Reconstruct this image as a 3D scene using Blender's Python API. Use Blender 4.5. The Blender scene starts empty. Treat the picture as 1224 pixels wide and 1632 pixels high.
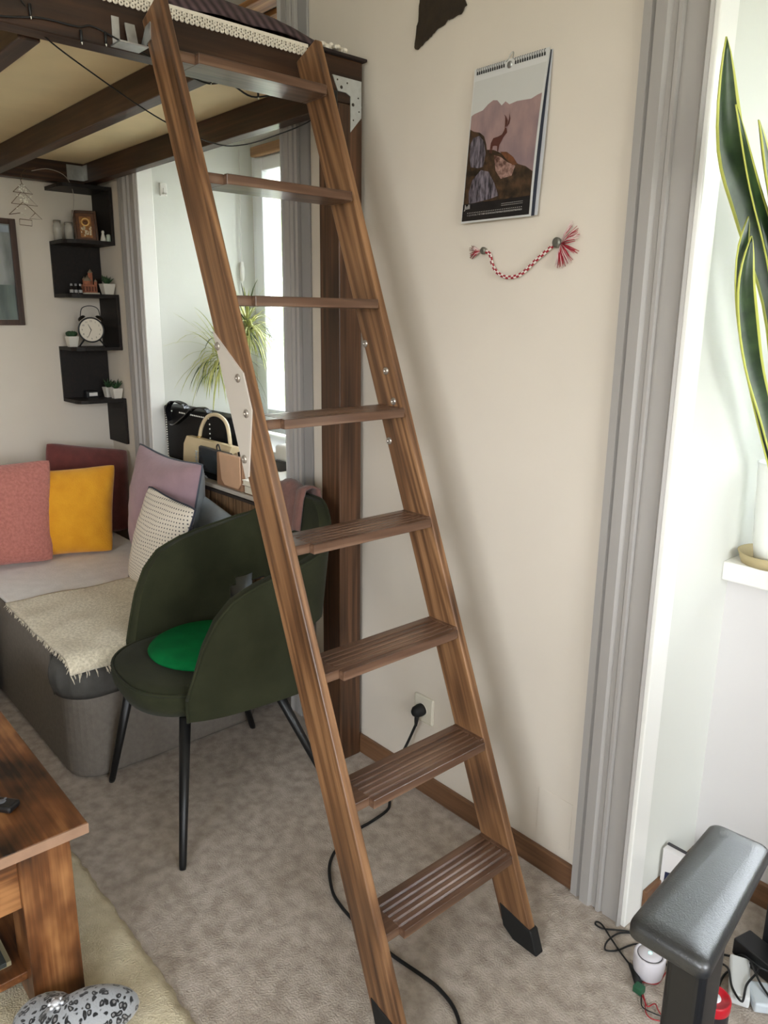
import bpy, bmesh, math, random
from mathutils import Vector, Matrix, Euler
random.seed(7)
SC = bpy.context.scene
C = SC.collection
def lin(c):
    return tuple(((v/255)/12.92 if v/255 <= .04045 else (((v/255)+.055)/1.055)**2.4) for v in c)

# ---------------------------------------------------------------- camera
yaw, pitch, roll, FPX = -0.846790, 0.248853, 0.011139, 1222.238
cy, sy, cp, sp = math.cos(yaw), math.sin(yaw), math.cos(pitch), math.sin(pitch)
fw = Vector((sy*cp, cy*cp, -sp)); rt = Vector((cy, -sy, 0)); up = rt.cross(fw)
cr, sr = math.cos(roll), math.sin(roll)
r2 = cr*rt+sr*up; u2 = -sr*rt+cr*up
cam = bpy.data.cameras.new('camera'); cam.sensor_fit = 'HORIZONTAL'; cam.sensor_width = 36; cam.lens = 36*FPX/1224
cam.clip_start = .05
co = bpy.data.objects.new('camera', cam); C.objects.link(co)
co.matrix_world = Matrix(((r2.x, u2.x, -fw.x, 0), (r2.y, u2.y, -fw.y, 0), (r2.z, u2.z, -fw.z, 1.5), (0, 0, 0, 1)))
SC.camera = co

# ---------------------------------------------------------------- world, light, exposure
W = bpy.data.worlds.new('sky'); SC.world = W; W.use_nodes = True
nt = W.node_tree; nt.nodes.clear()
wo = nt.nodes.new('ShaderNodeOutputWorld'); bg = nt.nodes.new('ShaderNodeBackground')
tc = nt.nodes.new('ShaderNodeTexCoord'); sx = nt.nodes.new('ShaderNodeSeparateXYZ'); rp = nt.nodes.new('ShaderNodeValToRGB')
nt.links.new(tc.outputs['Generated'], sx.inputs[0]); nt.links.new(sx.outputs['Z'], rp.inputs[0])
e = rp.color_ramp.elements
e[0].position = .0; e[0].color = (.30, .31, .27, 1)
e[1].position = 1.0; e[1].color = (.80, .90, 1.0, 1)
a = e.new(.03); a.color = (.92, .95, .98, 1)
nt.links.new(rp.outputs[0], bg.inputs['Color']); bg.inputs['Strength'].default_value = 7.0
nt.links.new(bg.outputs[0], wo.inputs[0])
def area(name, loc, rot, sx_, sy_, power, col=(1, 1, 1), portal=False):
    l = bpy.data.lights.new(name, 'AREA'); l.shape = 'RECTANGLE'; l.size = sx_; l.size_y = sy_; l.energy = power; l.color = col
    if portal: l.cycles.is_portal = True
    o = bpy.data.objects.new(name, l); C.objects.link(o); o.location = loc; o.rotation_euler = rot; return o
H = math.pi/2
area('window_portal', (-2.87, 2.2, 1.64), (-H, 0, 0), 1.1, 1.3, 10, portal=True)
area('window_portal', (-.29, 2.2, 1.64), (-H, 0, 0), 1.1, 1.3, 10, portal=True)
area('window_portal', (2.28, .2, 1.5), (0, H, 0), 1.6, 1.7, 10, portal=True)  # portal of the added right-wall window
area('window_portal', (.80, -2.75, 1.85), (H, 0, 0), 2.0, 1.4, 10, portal=True)  # portal of the added window behind the camera
SC.view_settings.view_transform = 'Standard'; SC.view_settings.look = 'None'
SC.view_settings.exposure = 1.45; SC.view_settings.gamma = 1
SC.view_settings.use_curve_mapping = False
SC.cycles.max_bounces = 14; SC.cycles.diffuse_bounces = 8; SC.cycles.use_denoising = True
SC.cycles.sample_clamp_indirect = 8; SC.cycles.transparent_max_bounces = 12

# ---------------------------------------------------------------- materials
MC = {}
def mat(name, col, rough=.6, metal=0, bump=0, bscale=50, var=0, vscale=8, sheen=0, spec=.5, emit=0, alpha=1, trans=0, stretch=(1, 1, 1), col2=None, detail=4):
    if name in MC: return MC[name]
    m = bpy.data.materials.new(name); m.use_nodes = True; n = m.node_tree; b = n.nodes['Principled BSDF']
    c = lin(col); b.inputs['Base Color'].default_value = (*c, 1); b.inputs['Roughness'].default_value = rough
    b.inputs['Metallic'].default_value = metal; b.inputs['Specular IOR Level'].default_value = spec
    if sheen:
        b.inputs['Sheen Weight'].default_value = sheen; b.inputs['Sheen Roughness'].default_value = .5
    if emit: b.inputs['Emission Color'].default_value = (*c, 1); b.inputs['Emission Strength'].default_value = emit
    if trans: b.inputs['Transmission Weight'].default_value = trans
    if alpha < 1: b.inputs['Alpha'].default_value = alpha
    t = n.nodes.new('ShaderNodeTexCoord'); mp = n.nodes.new('ShaderNodeMapping'); mp.inputs['Scale'].default_value = stretch
    n.links.new(t.outputs['Object'], mp.inputs[0])
    if var or col2:
        ns = n.nodes.new('ShaderNodeTexNoise'); ns.inputs['Scale'].default_value = vscale; ns.inputs['Detail'].default_value = detail
        n.links.new(mp.outputs[0], ns.inputs['Vector'])
        cr_ = n.nodes.new('ShaderNodeValToRGB'); k = cr_.color_ramp.elements
        c1 = tuple(min(1, v*(1-var)) for v in c); c2 = lin(col2) if col2 else tuple(min(1, v*(1+var)) for v in c)
        k[0].position = .35; k[0].color = (*c1, 1); k[1].position = .65; k[1].color = (*c2, 1)
        n.links.new(ns.outputs['Fac'], cr_.inputs[0]); n.links.new(cr_.outputs[0], b.inputs['Base Color'])
    if bump:
        nb = n.nodes.new('ShaderNodeTexNoise'); nb.inputs['Scale'].default_value = bscale; nb.inputs['Detail'].default_value = 3
        n.links.new(mp.outputs[0], nb.inputs['Vector'])
        bp = n.nodes.new('ShaderNodeBump'); bp.inputs['Strength'].default_value = min(1, bump); bp.inputs['Distance'].default_value = .004
        n.links.new(nb.outputs['Fac'], bp.inputs['Height']); n.links.new(bp.outputs[0], b.inputs['Normal'])
    MC[name] = m; return m

def wood(name, dark, mid, light, rot=(0, 0, 0), rough=.45, sc=1.0, seed=0.0, rings=.6, bigw=.6, bigz=.3, finew=.8):
    """stained wood, grain along the local axis that the rotation turns onto Z"""
    if name in MC: return MC[name]
    m = bpy.data.materials.new(name); m.use_nodes = True; n = m.node_tree; L = n.links; b = n.nodes['Principled BSDF']
    b.inputs['Roughness'].default_value = rough; b.inputs['Specular IOR Level'].default_value = .4
    t = n.nodes.new('ShaderNodeTexCoord'); r = n.nodes.new('ShaderNodeMapping'); r.inputs['Rotation'].default_value = rot
    r.inputs['Location'].default_value = (seed, seed*.7, seed*1.3)
    L.new(t.outputs['Object'], r.inputs[0])
    s = n.nodes.new('ShaderNodeMapping'); s.inputs['Scale'].default_value = (1, 1, .07); L.new(r.outputs[0], s.inputs[0])
    nz = n.nodes.new('ShaderNodeTexNoise'); nz.inputs['Scale'].default_value = 6*sc; nz.inputs['Detail'].default_value = 2; L.new(s.outputs[0], nz.inputs['Vector'])
    mul = n.nodes.new('ShaderNodeMath'); mul.operation = 'MULTIPLY'; mul.inputs[1].default_value = 15; L.new(nz.outputs['Fac'], mul.inputs[0])
    sn = n.nodes.new('ShaderNodeMath'); sn.operation = 'SINE'; 
    m2 = n.nodes.new('ShaderNodeMath'); m2.operation = 'MULTIPLY'; m2.inputs[1].default_value = 6.0; L.new(mul.outputs[0], m2.inputs[0]); L.new(m2.outputs[0], sn.inputs[0])
    fine = n.nodes.new('ShaderNodeTexNoise'); fine.inputs['Scale'].default_value = 90*sc; fine.inputs['Detail'].default_value = 4
    s2 = n.nodes.new('ShaderNodeMapping'); s2.inputs['Scale'].default_value = (1, 1, .025); L.new(r.outputs[0], s2.inputs[0]); L.new(s2.outputs[0], fine.inputs['Vector'])
    big = n.nodes.new('ShaderNodeTexNoise'); big.inputs['Scale'].default_value = 7*sc; big.inputs['Detail'].default_value = 3
    s3 = n.nodes.new('ShaderNodeMapping'); s3.inputs['Scale'].default_value = (1, 1, bigz); L.new(r.outputs[0], s3.inputs[0]); L.new(s3.outputs[0], big.inputs['Vector'])
    a1 = n.nodes.new('ShaderNodeMath'); a1.operation = 'MULTIPLY_ADD'; a1.inputs[1].default_value = .11*rings; L.new(sn.outputs[0], a1.inputs[0]); fm = n.nodes.new('ShaderNodeMath'); fm.operation = 'MULTIPLY'; fm.inputs[1].default_value = finew; L.new(fine.outputs['Fac'], fm.inputs[0]); L.new(fm.outputs[0], a1.inputs[2])
    a2 = n.nodes.new('ShaderNodeMath'); a2.operation = 'MULTIPLY_ADD'; a2.inputs[1].default_value = bigw; L.new(big.outputs['Fac'], a2.inputs[0]); L.new(a1.outputs[0], a2.inputs[2])
    rmp = n.nodes.new('ShaderNodeValToRGB'); L.new(a2.outputs[0], rmp.inputs[0])
    mr = n.nodes.new('ShaderNodeMapRange'); mr.inputs['From Min'].default_value = .5*finew+.5*bigw-.36; mr.inputs['From Max'].default_value = .5*finew+.5*bigw+.36
    L.new(a2.outputs[0], mr.inputs['Value']); L.new(mr.outputs[0], rmp.inputs[0])
    k = rmp.color_ramp.elements; k[0].position = .1; k[0].color = (*lin(dark), 1); k[1].position = .9; k[1].color = (*lin(light), 1)
    q = k.new(.5); q.color = (*lin(mid), 1)
    L.new(rmp.outputs[0], b.inputs['Base Color'])
    bp = n.nodes.new('ShaderNodeBump'); bp.inputs['Strength'].default_value = .25; bp.inputs['Distance'].default_value = .002
    L.new(a1.outputs[0], bp.inputs['Height']); L.new(bp.outputs[0], b.inputs['Normal'])
    MC[name] = m; return m
TILT = math.atan(.3934)
SD, SM, SL = (62, 38, 22), (112, 71, 43), (152, 103, 66)
def W3(key, rot, seed=0, c=(SD, SM, SL), rough=.42, **k): return wood(key, *c, rot=rot, seed=seed, rough=rough, **k)
AX = {'z': (0, 0, 0), 'y': (H, 0, 0), 'x': (0, -H, 0)}

plaster = mat('plaster_wall', (214, 205, 192), .85, bump=.12, bscale=35, var=.02, vscale=3)
reveal_m = mat('reveal_plaster', (212, 213, 206), .7, bump=.08, bscale=30)
trim_m = mat('trim_gloss_paint', (164, 160, 156), .5, bump=.05, bscale=20)
ceil_m = mat('ceiling_paint', (225, 222, 215), .9)
carpet_m = mat('fitted_carpet', (162, 150, 138), .97, bump=1, bscale=210, var=.03, vscale=26, col2=(190, 179, 168), detail=12, spec=.2)
base_m = W3('baseboard_wood', AX['x'], 3, c=((84, 58, 40), (112, 80, 56), (132, 96, 68)), rings=.3)
base_y = W3('baseboard_wood_side', AX['y'], 3, c=((84, 58, 40), (112, 80, 56), (132, 96, 68)), rings=.3)
black_m = mat('black_plastic', (18, 18, 19), .45)
rubber = mat('black_rubber', (14, 14, 14), .7)
metal_m = mat('zinc_metal', (190, 192, 192), .35, .9, var=.08, vscale=60)
white_pl = mat('white_plastic', (224, 222, 216), .4)

# ---------------------------------------------------------------- geometry helpers
WP = {}
def wloc(o): return WP.get(o.name, Vector((0, 0, 0)))
def tag(o, label=None, cat=None, group=None, kind=None):
    if label: o['label'] = label
    if cat: o['category'] = cat
    if group: o['group'] = group
    if kind: o['kind'] = kind
    return o
def thing(name, label, cat, loc=(0, 0, 0), group=None):
    o = bpy.data.objects.new(name, None); C.objects.link(o); o.location = loc; o.empty_display_size = .05
    WP[o.name] = Vector(loc); return tag(o, label, cat, group)
def obj(name, bm, m, parent=None, smooth=False, label=None, base=None, mods=None, kind=None):
    """links a bmesh built in world coordinates as one object, its origin at the parent's base (or base)"""
    me = bpy.data.meshes.new(name)
    org = wloc(parent) if parent else Vector(base or (0, 0, 0))
    bmesh.ops.translate(bm, verts=bm.verts, vec=-org)
    bmesh.ops.recalc_face_normals(bm, faces=bm.faces)
    bm.to_mesh(me); bm.free()
    for mm in (m if isinstance(m, (list, tuple)) else [m]): me.materials.append(mm)
    if smooth:
        for p in me.polygons: p.use_smooth = True
    o = bpy.data.objects.new(name, me); C.objects.link(o)
    if parent: o.parent = parent
    else: o.location = org
    WP[o.name] = org
    if label: o['label'] = label
    if kind: o['kind'] = kind
    for md in (mods or []): md(o)
    return o
def struct(name, bm, m, parent=None, **k):
    return obj(name, bm, m, parent, kind=None if parent else 'structure', **k)
def nb(): return bmesh.new()
def box(bm, lo, hi, bev=0, seg=2, mi=0, M=None):
    vs = [bm.verts.new((x, y, z)) for z in (lo[2], hi[2]) for y in (lo[1], hi[1]) for x in (lo[0], hi[0])]
    fs = [bm.faces.new([vs[i] for i in q]) for q in ((0, 2, 3, 1), (4, 5, 7, 6), (0, 1, 5, 4), (2, 6, 7, 3), (0, 4, 6, 2), (1, 3, 7, 5))]
    for f in fs: f.material_index = mi
    if M: 
        for v in vs: v.co = M @ v.co
    if bev:
        es = list({e for f in fs for e in f.edges})
        bmesh.ops.bevel(bm, geom=es, offset=bev, segments=seg, affect='EDGES', profile=.5)
    return fs
def bx(lo, hi, bev=0, seg=2, M=None):
    b = nb(); box(b, lo, hi, bev, seg, 0, M); return b
def tube(bm, pts, rad, seg=8, cap=True, mi=0):
    pts = [Vector(p) for p in pts]; n = len(pts); rings = []
    rads = rad if isinstance(rad, (list, tuple)) else [rad]*n
    prev = None
    for i, p in enumerate(pts):
        d = (pts[min(i+1, n-1)]-pts[max(i-1, 0)])
        if d.length < 1e-9: d = Vector((0, 0, 1))
        d.normalize()
        if prev is None:
            a_ = Vector((0, 0, 1)) if abs(d.z) < .9 else Vector((1, 0, 0)); u = d.cross(a_).normalized()
        else:
            u = (prev-d*prev.dot(d)); u = u.normalized() if u.length > 1e-6 else d.orthogonal().normalized()
        prev = u; v = d.cross(u)
        rings.append([bm.verts.new(p+(u*math.cos(2*math.pi*k/seg)+v*math.sin(2*math.pi*k/seg))*rads[i]) for k in range(seg)])
    for i in range(n-1):
        for k in range(seg):
            f = bm.faces.new((rings[i][k], rings[i][(k+1) % seg], rings[i+1][(k+1) % seg], rings[i+1][k])); f.material_index = mi; f.smooth = True
    if cap:
        for r_ in (rings[0], rings[-1]):
            try: bm.faces.new(r_).material_index = mi
            except ValueError: pass
def smoothpts(pts, n=8):
    P = [Vector(p) for p in pts]; out = []
    for i in range(len(P)-1):
        p0, p1, p2, p3 = P[max(i-1, 0)], P[i], P[i+1], P[min(i+2, len(P)-1)]
        for k in range(n):
            t = k/n; out.append(.5*((2*p1)+(p2-p0)*t+(2*p0-5*p1+4*p2-p3)*t*t+(3*p1-p0-3*p2+p3)*t**3))
    out.append(P[-1]); return out
def lathe(bm, c, prof, seg=24, mi=0, axis=Vector((0, 0, 1)), closed=False):
    """prof: (radius, height) pairs turned about the axis through c"""
    ax = axis.normalized(); u = ax.orthogonal().normalized(); v = ax.cross(u); c = Vector(c); rings = []
    for r_, h in prof:
        if r_ < 1e-5: rings.append([bm.verts.new(c+ax*h)])
        else: rings.append([bm.verts.new(c+ax*h+(u*math.cos(2*math.pi*k/seg)+v*math.sin(2*math.pi*k/seg))*r_) for k in range(seg)])
    for A, B in zip(rings, rings[1:]):
        for k in range(seg):
            q = [A[k % len(A)], A[(k+1) % len(A)], B[(k+1) % len(B)], B[k % len(B)]]
            u_ = []
            for w in q:
                if w not in u_: u_.append(w)
            if len(u_) > 2:
                try: f = bm.faces.new(u_); f.material_index = mi; f.smooth = True
                except ValueError: pass
def prism(bm, pts, vec, mi=0):
    """extrude the polygon pts (3-D) along vec"""
    vec = Vector(vec); A = [bm.verts.new(Vector(p)) for p in pts]; B = [bm.verts.new(Vector(p)+vec) for p in pts]
    n = len(pts); fs = [bm.faces.new(A), bm.faces.new(B[::-1])]
    for i in range(n): fs.append(bm.faces.new((A[i], A[(i+1) % n], B[(i+1) % n], B[i])))
    for f in fs: f.material_index = mi
    return fs
def sub(l=1):
    def f(o): s = o.modifiers.new('sub', 'SUBSURF'); s.levels = l; s.render_levels = l
    return f
def solid(t, off=0):
    def f(o): s = o.modifiers.new('solid', 'SOLIDIFY'); s.thickness = t; s.offset = off
    return f
def bevel(w, seg=2):
    def f(o): s = o.modifiers.new('bevel', 'BEVEL'); s.width = w; s.segments = seg; s.limit_method = 'ANGLE'
    return f
def mold(name, prof, y0, z0, z1, m, axis='y', parent=None):
    """vertical moulding: prof = (x, depth) polygon standing proud of the wall plane y0 towards -Y"""
    b = nb(); prism(b, [(x, y0-d, z0) for x, d in prof], (0, 0, z1-z0)); return struct(name, b, m, parent)

# ================================================================ ROOM
YW, XL, XR, YB, ZC = 1.57, -3.92, 2.15, -2.6, 3.1
LX0, LX1, RX0, RX1 = -3.40, -2.277, -.82, .27      # window niches
YG = 2.13                                          # window plane
fl_ = nb(); box(fl_, (XL-.1, YB-.1, -.12), (XR+.1, 2.4, 0)); struct('floor', fl_, carpet_m)
struct('ceiling', bx((XL-.1, YB-.1, ZC), (XR+.1, 2.4, ZC+.1)), ceil_m)
# window wall, with two deep niches down to the floor
b = nb()
box(b, (XL-.1, YW, 0), (LX0, 2.3, ZC)); box(b, (LX1, YW, 0), (RX0, 2.3, ZC)); box(b, (RX1, YW, 0), (XR+.1, 2.3, ZC))
box(b, (LX0, YW, 2.62), (LX1, 2.3, ZC)); box(b, (RX0, YW, 2.62), (RX1, 2.3, ZC))
struct('wall_back', b, plaster)
# thin reveal skins: lighter gloss paint inside the niches
b = nb()
box(b, (LX0, YW+.012, 0), (LX0+.006, YG, 2.62)); box(b, (LX1-.006, YW+.012, 0), (LX1, YG, 2.62))
box(b, (RX0, YW+.012, 0), (RX0+.006, YG+.02, 2.62)); box(b, (RX1-.006, YW+.012, 0), (RX1, YG+.02, 2.62))
struct('trim_1', b, reveal_m)
# parapets and heads
for i, (a0, a1) in enumerate(((LX0, LX1), (RX0, RX1))):
    yb = 1.90
    struct('wall_below_window', bx((a0+.006, yb, 0), (a1-.006, 2.3, .865)), mat('parapet_paint', (206, 203, 202), .8, bump=.1, bscale=30))
    h = nb(); prism(h, [(a0+.006, YG+.03, 2.26), (a0+.006, 1.58, 2.60), (a0+.006, 1.58, 2.62), (a0+.006, 2.29, 2.62), (a0+.006, 2.29, 2.26)], (a1-a0-.012, 0, 0))
    struct('trim_%d' % (i+2), h, reveal_m)
    struct('trim_%d' % (i+4), bx((a0+.006, 1.86, .866), (a1-.006, YG+.06, .915), .004), mat('sill_paint', (226, 225, 220), .4, bump=.05))
# side walls; right and front walls hold unseen windows added to fill in daylight
struct('wall_left', bx((XL-.1, YB-.1, 0), (XL, YW, ZC)), plaster)
b = nb(); box(b, (XL-.1, YB-.1, 0), (-.2, YB, ZC)); box(b, (1.8, YB-.1, 0), (XR+.1, YB, ZC)); box(b, (-.2, YB-.1, 0), (1.8, YB, 1.15)); box(b, (-.2, YB-.1, 2.55), (1.8, YB, ZC))
struct('wall_front', b, plaster)
b = nb(); box(b, (XR, YB, 0), (XR+.1, -.6, ZC)); box(b, (XR, 1.0, 0), (XR+.1, YW, ZC)); box(b, (XR, -.6, 0), (XR+.1, 1.0, .8)); box(b, (XR, -.6, 2.3), (XR+.1, 1.0, ZC))
struct('wall_right', b, plaster)
# skirting
b = nb(); box(b, (LX1+.1, YW-.016, 0), (-.976, YW, .068), .004)
struct('baseboard_back', b, base_m)
struct('baseboard_niche_side', bx((RX0+.006, YW+.06, 0), (RX0+.02, 1.9, .066), .003), base_y)
struct('baseboard_niche', bx((RX0+.006, 1.886, 0), (RX1-.01, 1.9, .068), .003), base_m)
struct('baseboard_left', bx((XL, YB, 0), (XL+.014, YW, .068), .003), base_y)
# mouldings round the niches: left edge, fillet, ogee, flat, bead
def casing(x0, x1, flip=False):
    w = x1-x0
    P = [(0, 0), (0, .022), (.13, .024), (.15, .014), (.19, .014), (.21, .028), (.38, .030), (.42, .019), (.49, .019), (.53, .027), (.585, .027), (.605, .017), (.64, .017), (.65, .022),
         (.92, .022), (.94, .030), (.975, .033), (1, .026), (1, 0)]
    P = [(x0+w*u, d) for u, d in P]
    if flip: P = [(x0+x1-x, d) for x, d in P][::-1]
    return P
mold('trim_6', casing(-.975, RX0-.002), YW, 0, 2.75, trim_m)
mold('trim_7', casing(RX1+.002, RX1+.165, True), YW, 0, 2.75, trim_m)
mold('trim_8', casing(-3.60, LX0-.002), YW, 0, 2.75, trim_m)
mold('trim_9', casing(LX1+.002, -2.195, True), YW, 0, 2.75, trim_m)
# bead at the reveal corner of each niche
for k, x in enumerate((RX0, LX0)):
    b = nb(); box(b, (x-.003, YW-.022, 0), (x+.010, YW+.05, 2.62), .003)
    struct('trim_%d' % (10+k), b, mat('reveal_bead', (232, 231, 226), .35))
struct('trim_12', bx((-2.193, YW-.010, 0), (-2.146, YW, 2.75), .003), mat('grey_strip', (150, 148, 147), .7))  # flat strip beside the casing in a darker grey
# access hatch in the wall, painted over
hatch = bx((-1.112, YW-.002, .105), (-1.002, YW, .245), .001)
struct('trim_13', hatch, plaster)

# windows
pvc = mat('window_pvc', (236, 240, 243), .3)
glass = mat('window_glass', (255, 255, 255), .0, trans=1.0, spec=.5)
def window(name, a0, a1):
    z0, z1, y = .93, 2.26, YG
    b = nb()
    for lo, hi in (((a0, z0), (a0+.055, z1)), ((a1-.055, z0), (a1, z1)), ((a0+.055, z0), (a1-.055, z0+.06)), ((a0+.055, z1-.05), (a1-.055, z1))):
        box(b, (lo[0], y, lo[1]), (hi[0], y+.07, hi[1]), .004)
    w = struct(name, b, pvc)
    mid = (a0+a1)/2
    for s0, s1 in ((a0+.05, mid), (mid, a1-.05)):
        b = nb()
        for lo, hi in (((s0, z0+.055), (s0+.06, z1-.045)), ((s1-.06, z0+.055), (s1, z1-.045)), ((s0+.06, z0+.055), (s1-.06, z0+.12)), ((s0+.06, z1-.105), (s1-.06, z1-.045))):
            box(b, (lo[0], y-.015, lo[1]), (hi[0], y+.05, hi[1]), .005)
        sash = obj('sash', b, pvc, w)
        obj('pane', bx((s0+.055, y+.018, z0+.115), (s1-.055, y+.022, z1-.10)), glass, sash)
    return w
window('window_1', LX0+.006, LX1-.006)
window('window_2', RX0+.006, RX1-.006)
# unseen window added in the right wall as fill light
b = nb()
for lo, hi in (((-.6, .8), (-.54, 2.3)), ((.94, .8), (1.0, 2.3)), ((.17, .86), (.23, 2.24)), ((-.54, .8), (.94, .86)), ((-.54, 2.24), (.94, 2.3))):
    box(b, (XR+.02, lo[0], lo[1]), (XR+.08, hi[0], hi[1]))
struct('window_fill_right', b, pvc)
b = nb()  # unseen window added behind the camera, for fill light and the ladder's shadow
for lo, hi in (((-.2, 1.15), (-.14, 2.55)), ((1.74, 1.15), (1.8, 2.55)), ((.77, 1.21), (.83, 2.49)), ((-.14, 1.15), (1.74, 1.21)), ((-.14, 2.49), (1.74, 2.55))):
    box(b, (lo[0], YB-.08, lo[1]), (hi[0], YB-.02, hi[1]))
struct('window_fill_front', b, pvc)

# blind rail at the window head, its cord on the reveal, planks over the niche
t = thing('roller_blind', 'rolled wooden blind at the window head with a white cord hanging beside it', 'blind', (LX0+.5, YG-.05, 2.20))
obj('roll', bx((LX0+.075, YG-.05, 2.215), (LX1-.05, YG-.018, 2.258), .006), W3('blind_wood', AX['x'], 5, c=((120, 88, 56), (150, 112, 74), (170, 132, 92))), t)
b = nb(); tube(b, [(LX0+.03, 2.05, 2.25), (LX0+.022, 2.05, 1.75), (LX0+.028, 2.05, 1.42)], .0022, 6); obj('cord', b, white_pl, t)
b = nb(); lathe(b, (LX0+.025, 2.05, 1.66), [(0, 0), (.008, .004), (.012, .03), (.012, .06), (.007, .09), (0, .093)], 10); obj('cord_connector', b, white_pl, t)
t = thing('wooden_pelmet', 'warm brown wooden planks fixed across the top of the window niche above the loft bed', 'pelmet', (-2.86, 1.65, 2.50))
for i in range(3):
    y = 1.60+i*.085
    obj('plank', bx((LX0+.01, y, 2.525-.014*i), (LX1-.01, y+.075, 2.545-.014*i), .003), W3('pelmet_wood', AX['x'], 9, c=((96, 58, 28), (158, 108, 62), (206, 160, 100))), t)
t = thing('hook', 'small white plastic hook on the window reveal under the bed', 'hook', (LX0+.006, 1.66, 2.035))
b = nb(); box(b, (LX0+.006, 1.652, 2.01), (LX0+.016, 1.684, 2.065), .003); box(b, (LX0+.016, 1.660, 2.015), (LX0+.034, 1.676, 2.024), .003); box(b, (LX0+.028, 1.660, 2.015), (LX0+.034, 1.676, 2.042), .002)
obj('hook_body', b, white_pl, t)

# ================================================================ LADDER
def lx(z): return -.9019-.3934*z          # front edge
def lxb(z): return -1.0004-.3934*z        # back edge
ct, st_ = math.cos(TILT), math.sin(TILT)
LG = (0, TILT, 0)
lad = thing('wooden_ladder', 'tall brown stained wooden ladder with grooved steps leaning on the loft bed', 'ladder', (-.95, 1.103, 0))
stw = wood('ladder_side_wood', (62, 42, 29), (112, 79, 53), (154, 115, 80), rot=(0, -TILT*-1, 0), seed=2.1, rough=.38, sc=1.1, rings=1.0)
ZT = 2.183
for s, (ya, yb) in enumerate(((.8795, .902), (1.305, 1.3273))):
    b = nb()
    # side rail: foot cut horizontal, top cut square to the rail, housings for the treads on the inner side
    zt = ZT
    pts = [(lx(.03), ya, .03), (lx(zt), ya, zt), (lxb(zt-.035)+0.0, ya, zt-.035), (lxb(.03), ya, .03)]
    prism(b, pts, (0, yb-ya, 0))
    o = obj('side_rail', b, stw, lad, mods=[bevel(.003, 2)])
    b = nb()
    prism(b, [(lx(0)+.004, ya-.003, 0), (lx(.055)+.004, ya-.003, .058), (lxb(.04)-.004, ya-.003, .078), (lxb(0)-.004, ya-.003, .02), (lxb(0)+.03, ya-.003, 0)], (0, yb-ya+.006, 0))
    obj('rubber_foot', b, rubber, lad, mods=[bevel(.003)])
tw = W3('ladder_tread_wood', AX['y'], 4.4, c=((62, 42, 30), (96, 70, 54), (132, 104, 84)), rough=.3)
first = None
for k in range(8):
    z = .240+.2605*k                        # top surface
    if first is None:
        xf, xb = lx(z), lxb(z)
        Y0, Y1 = .885, 1.322
        # cross-section (x, z) with five ridges; the nose stands 12 mm proud between the rails
        nose = xf+.016
        sec = [(xb+.004, z-.022), (nose, z-.022), (nose, z)]
        x = nose-.013
        while x > xb+.016:
            sec += [(x, z), (x-.001, z-.0035), (x-.005, z-.0035), (x-.006, z)]
            x -= .0175
        sec += [(xb+.004, z)]
        b = nb(); prism(b, [(a_, .9085+.03, c_) for a_, c_ in sec], (0, 1.3-.9085-.036, 0))
        sec2 = [(min(a_, xf-.0005), c_) for a_, c_ in sec]
        # ends housed in the rails, cut back to the rail face
        e2 = [(xb+.004, z-.022), (xf-.0005, z-.022), (xf-.0005, z), (xb+.004, z)]
        prism(b, [(a_, .894, c_) for a_, c_ in e2], (0, .045, 0)); prism(b, [(a_, 1.2945, c_) for a_, c_ in e2], (0, .019, 0))
        first = obj('tread', b, tw, lad, mods=[bevel(.0012, 1)]); z0 = z
    else:
        o = first.copy(); C.objects.link(o); o.parent = lad; o.location = (-.3934*(z-z0), 0, z-z0)
# reinforcing plates and their bolts
plate_m = mat('white_coated_plate', (196, 188, 178), .5)
PP = [(-1.577, 1.465), (-1.454, 1.38), (-1.424, 1.302), (-1.445, 1.154), (-1.457, 1.148)]
for s, (y0, y1) in enumerate(((.876, .8795), (1.3273, 1.3308))):
    b = nb(); prism(b, [(x, y0, z) for x, z in PP], (0, y1-y0, 0))
    pl_ = obj('joining_plate', b, plate_m, lad, label='off white bolted plate' if s == 0 else None)
for x, z in ((-1.556, 1.433), (-1.474, 1.368), (-1.444, 1.294), (-1.458, 1.192)):
    for y, d in ((.876, -1), (1.305, -1)):
        b = nb(); lathe(b, (x, y, z), [(0, 0), (.0095, 0), (.0095, .002), (.007, .0045), (.0035, .0045), (.003, .002), (0, .002)], 14, axis=Vector((0, d, 0)))
        obj('bolt', b, mat('bolt_nickel', (176, 168, 158), .3, .7), lad)
# hooks over the bed beam
def hook(y):
    b = nb()
    x0 = -1.8695
    box(b, (x0, y-.045, 2.086), (x0+.052, y+.022, 2.089)); box(b, (x0, y-.040, 2.086), (x0+.003, y-.022, 2.150), .001)
    box(b, (x0+.02, y-.012, 2.088), (x0+.024, y+.012, 2.142), .001, M=Matrix.Translation((x0+.02, 0, 2.09)) @ Matrix.Rotation(-.3, 4, 'Y') @ Matrix.Translation((-x0-.02, 0, -2.09)))
    prism(b, [(x0+.02, y+.02, 2.087), (x0+.065, y+.02, 2.100), (x0+.068, y+.02, 2.135), (x0+.045, y+.02, 2.13), (x0+.02, y+.02, 2.10)], (0, .003, 0))
    obj('hanging_hook', b, metal_m, lad, label='bright zinc hanging hook')
hook(.857)
obj('black_catch', bx((-1.8695, 1.405, 2.01), (-1.845, 1.445, 2.105), .004), black_m, lad)

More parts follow.
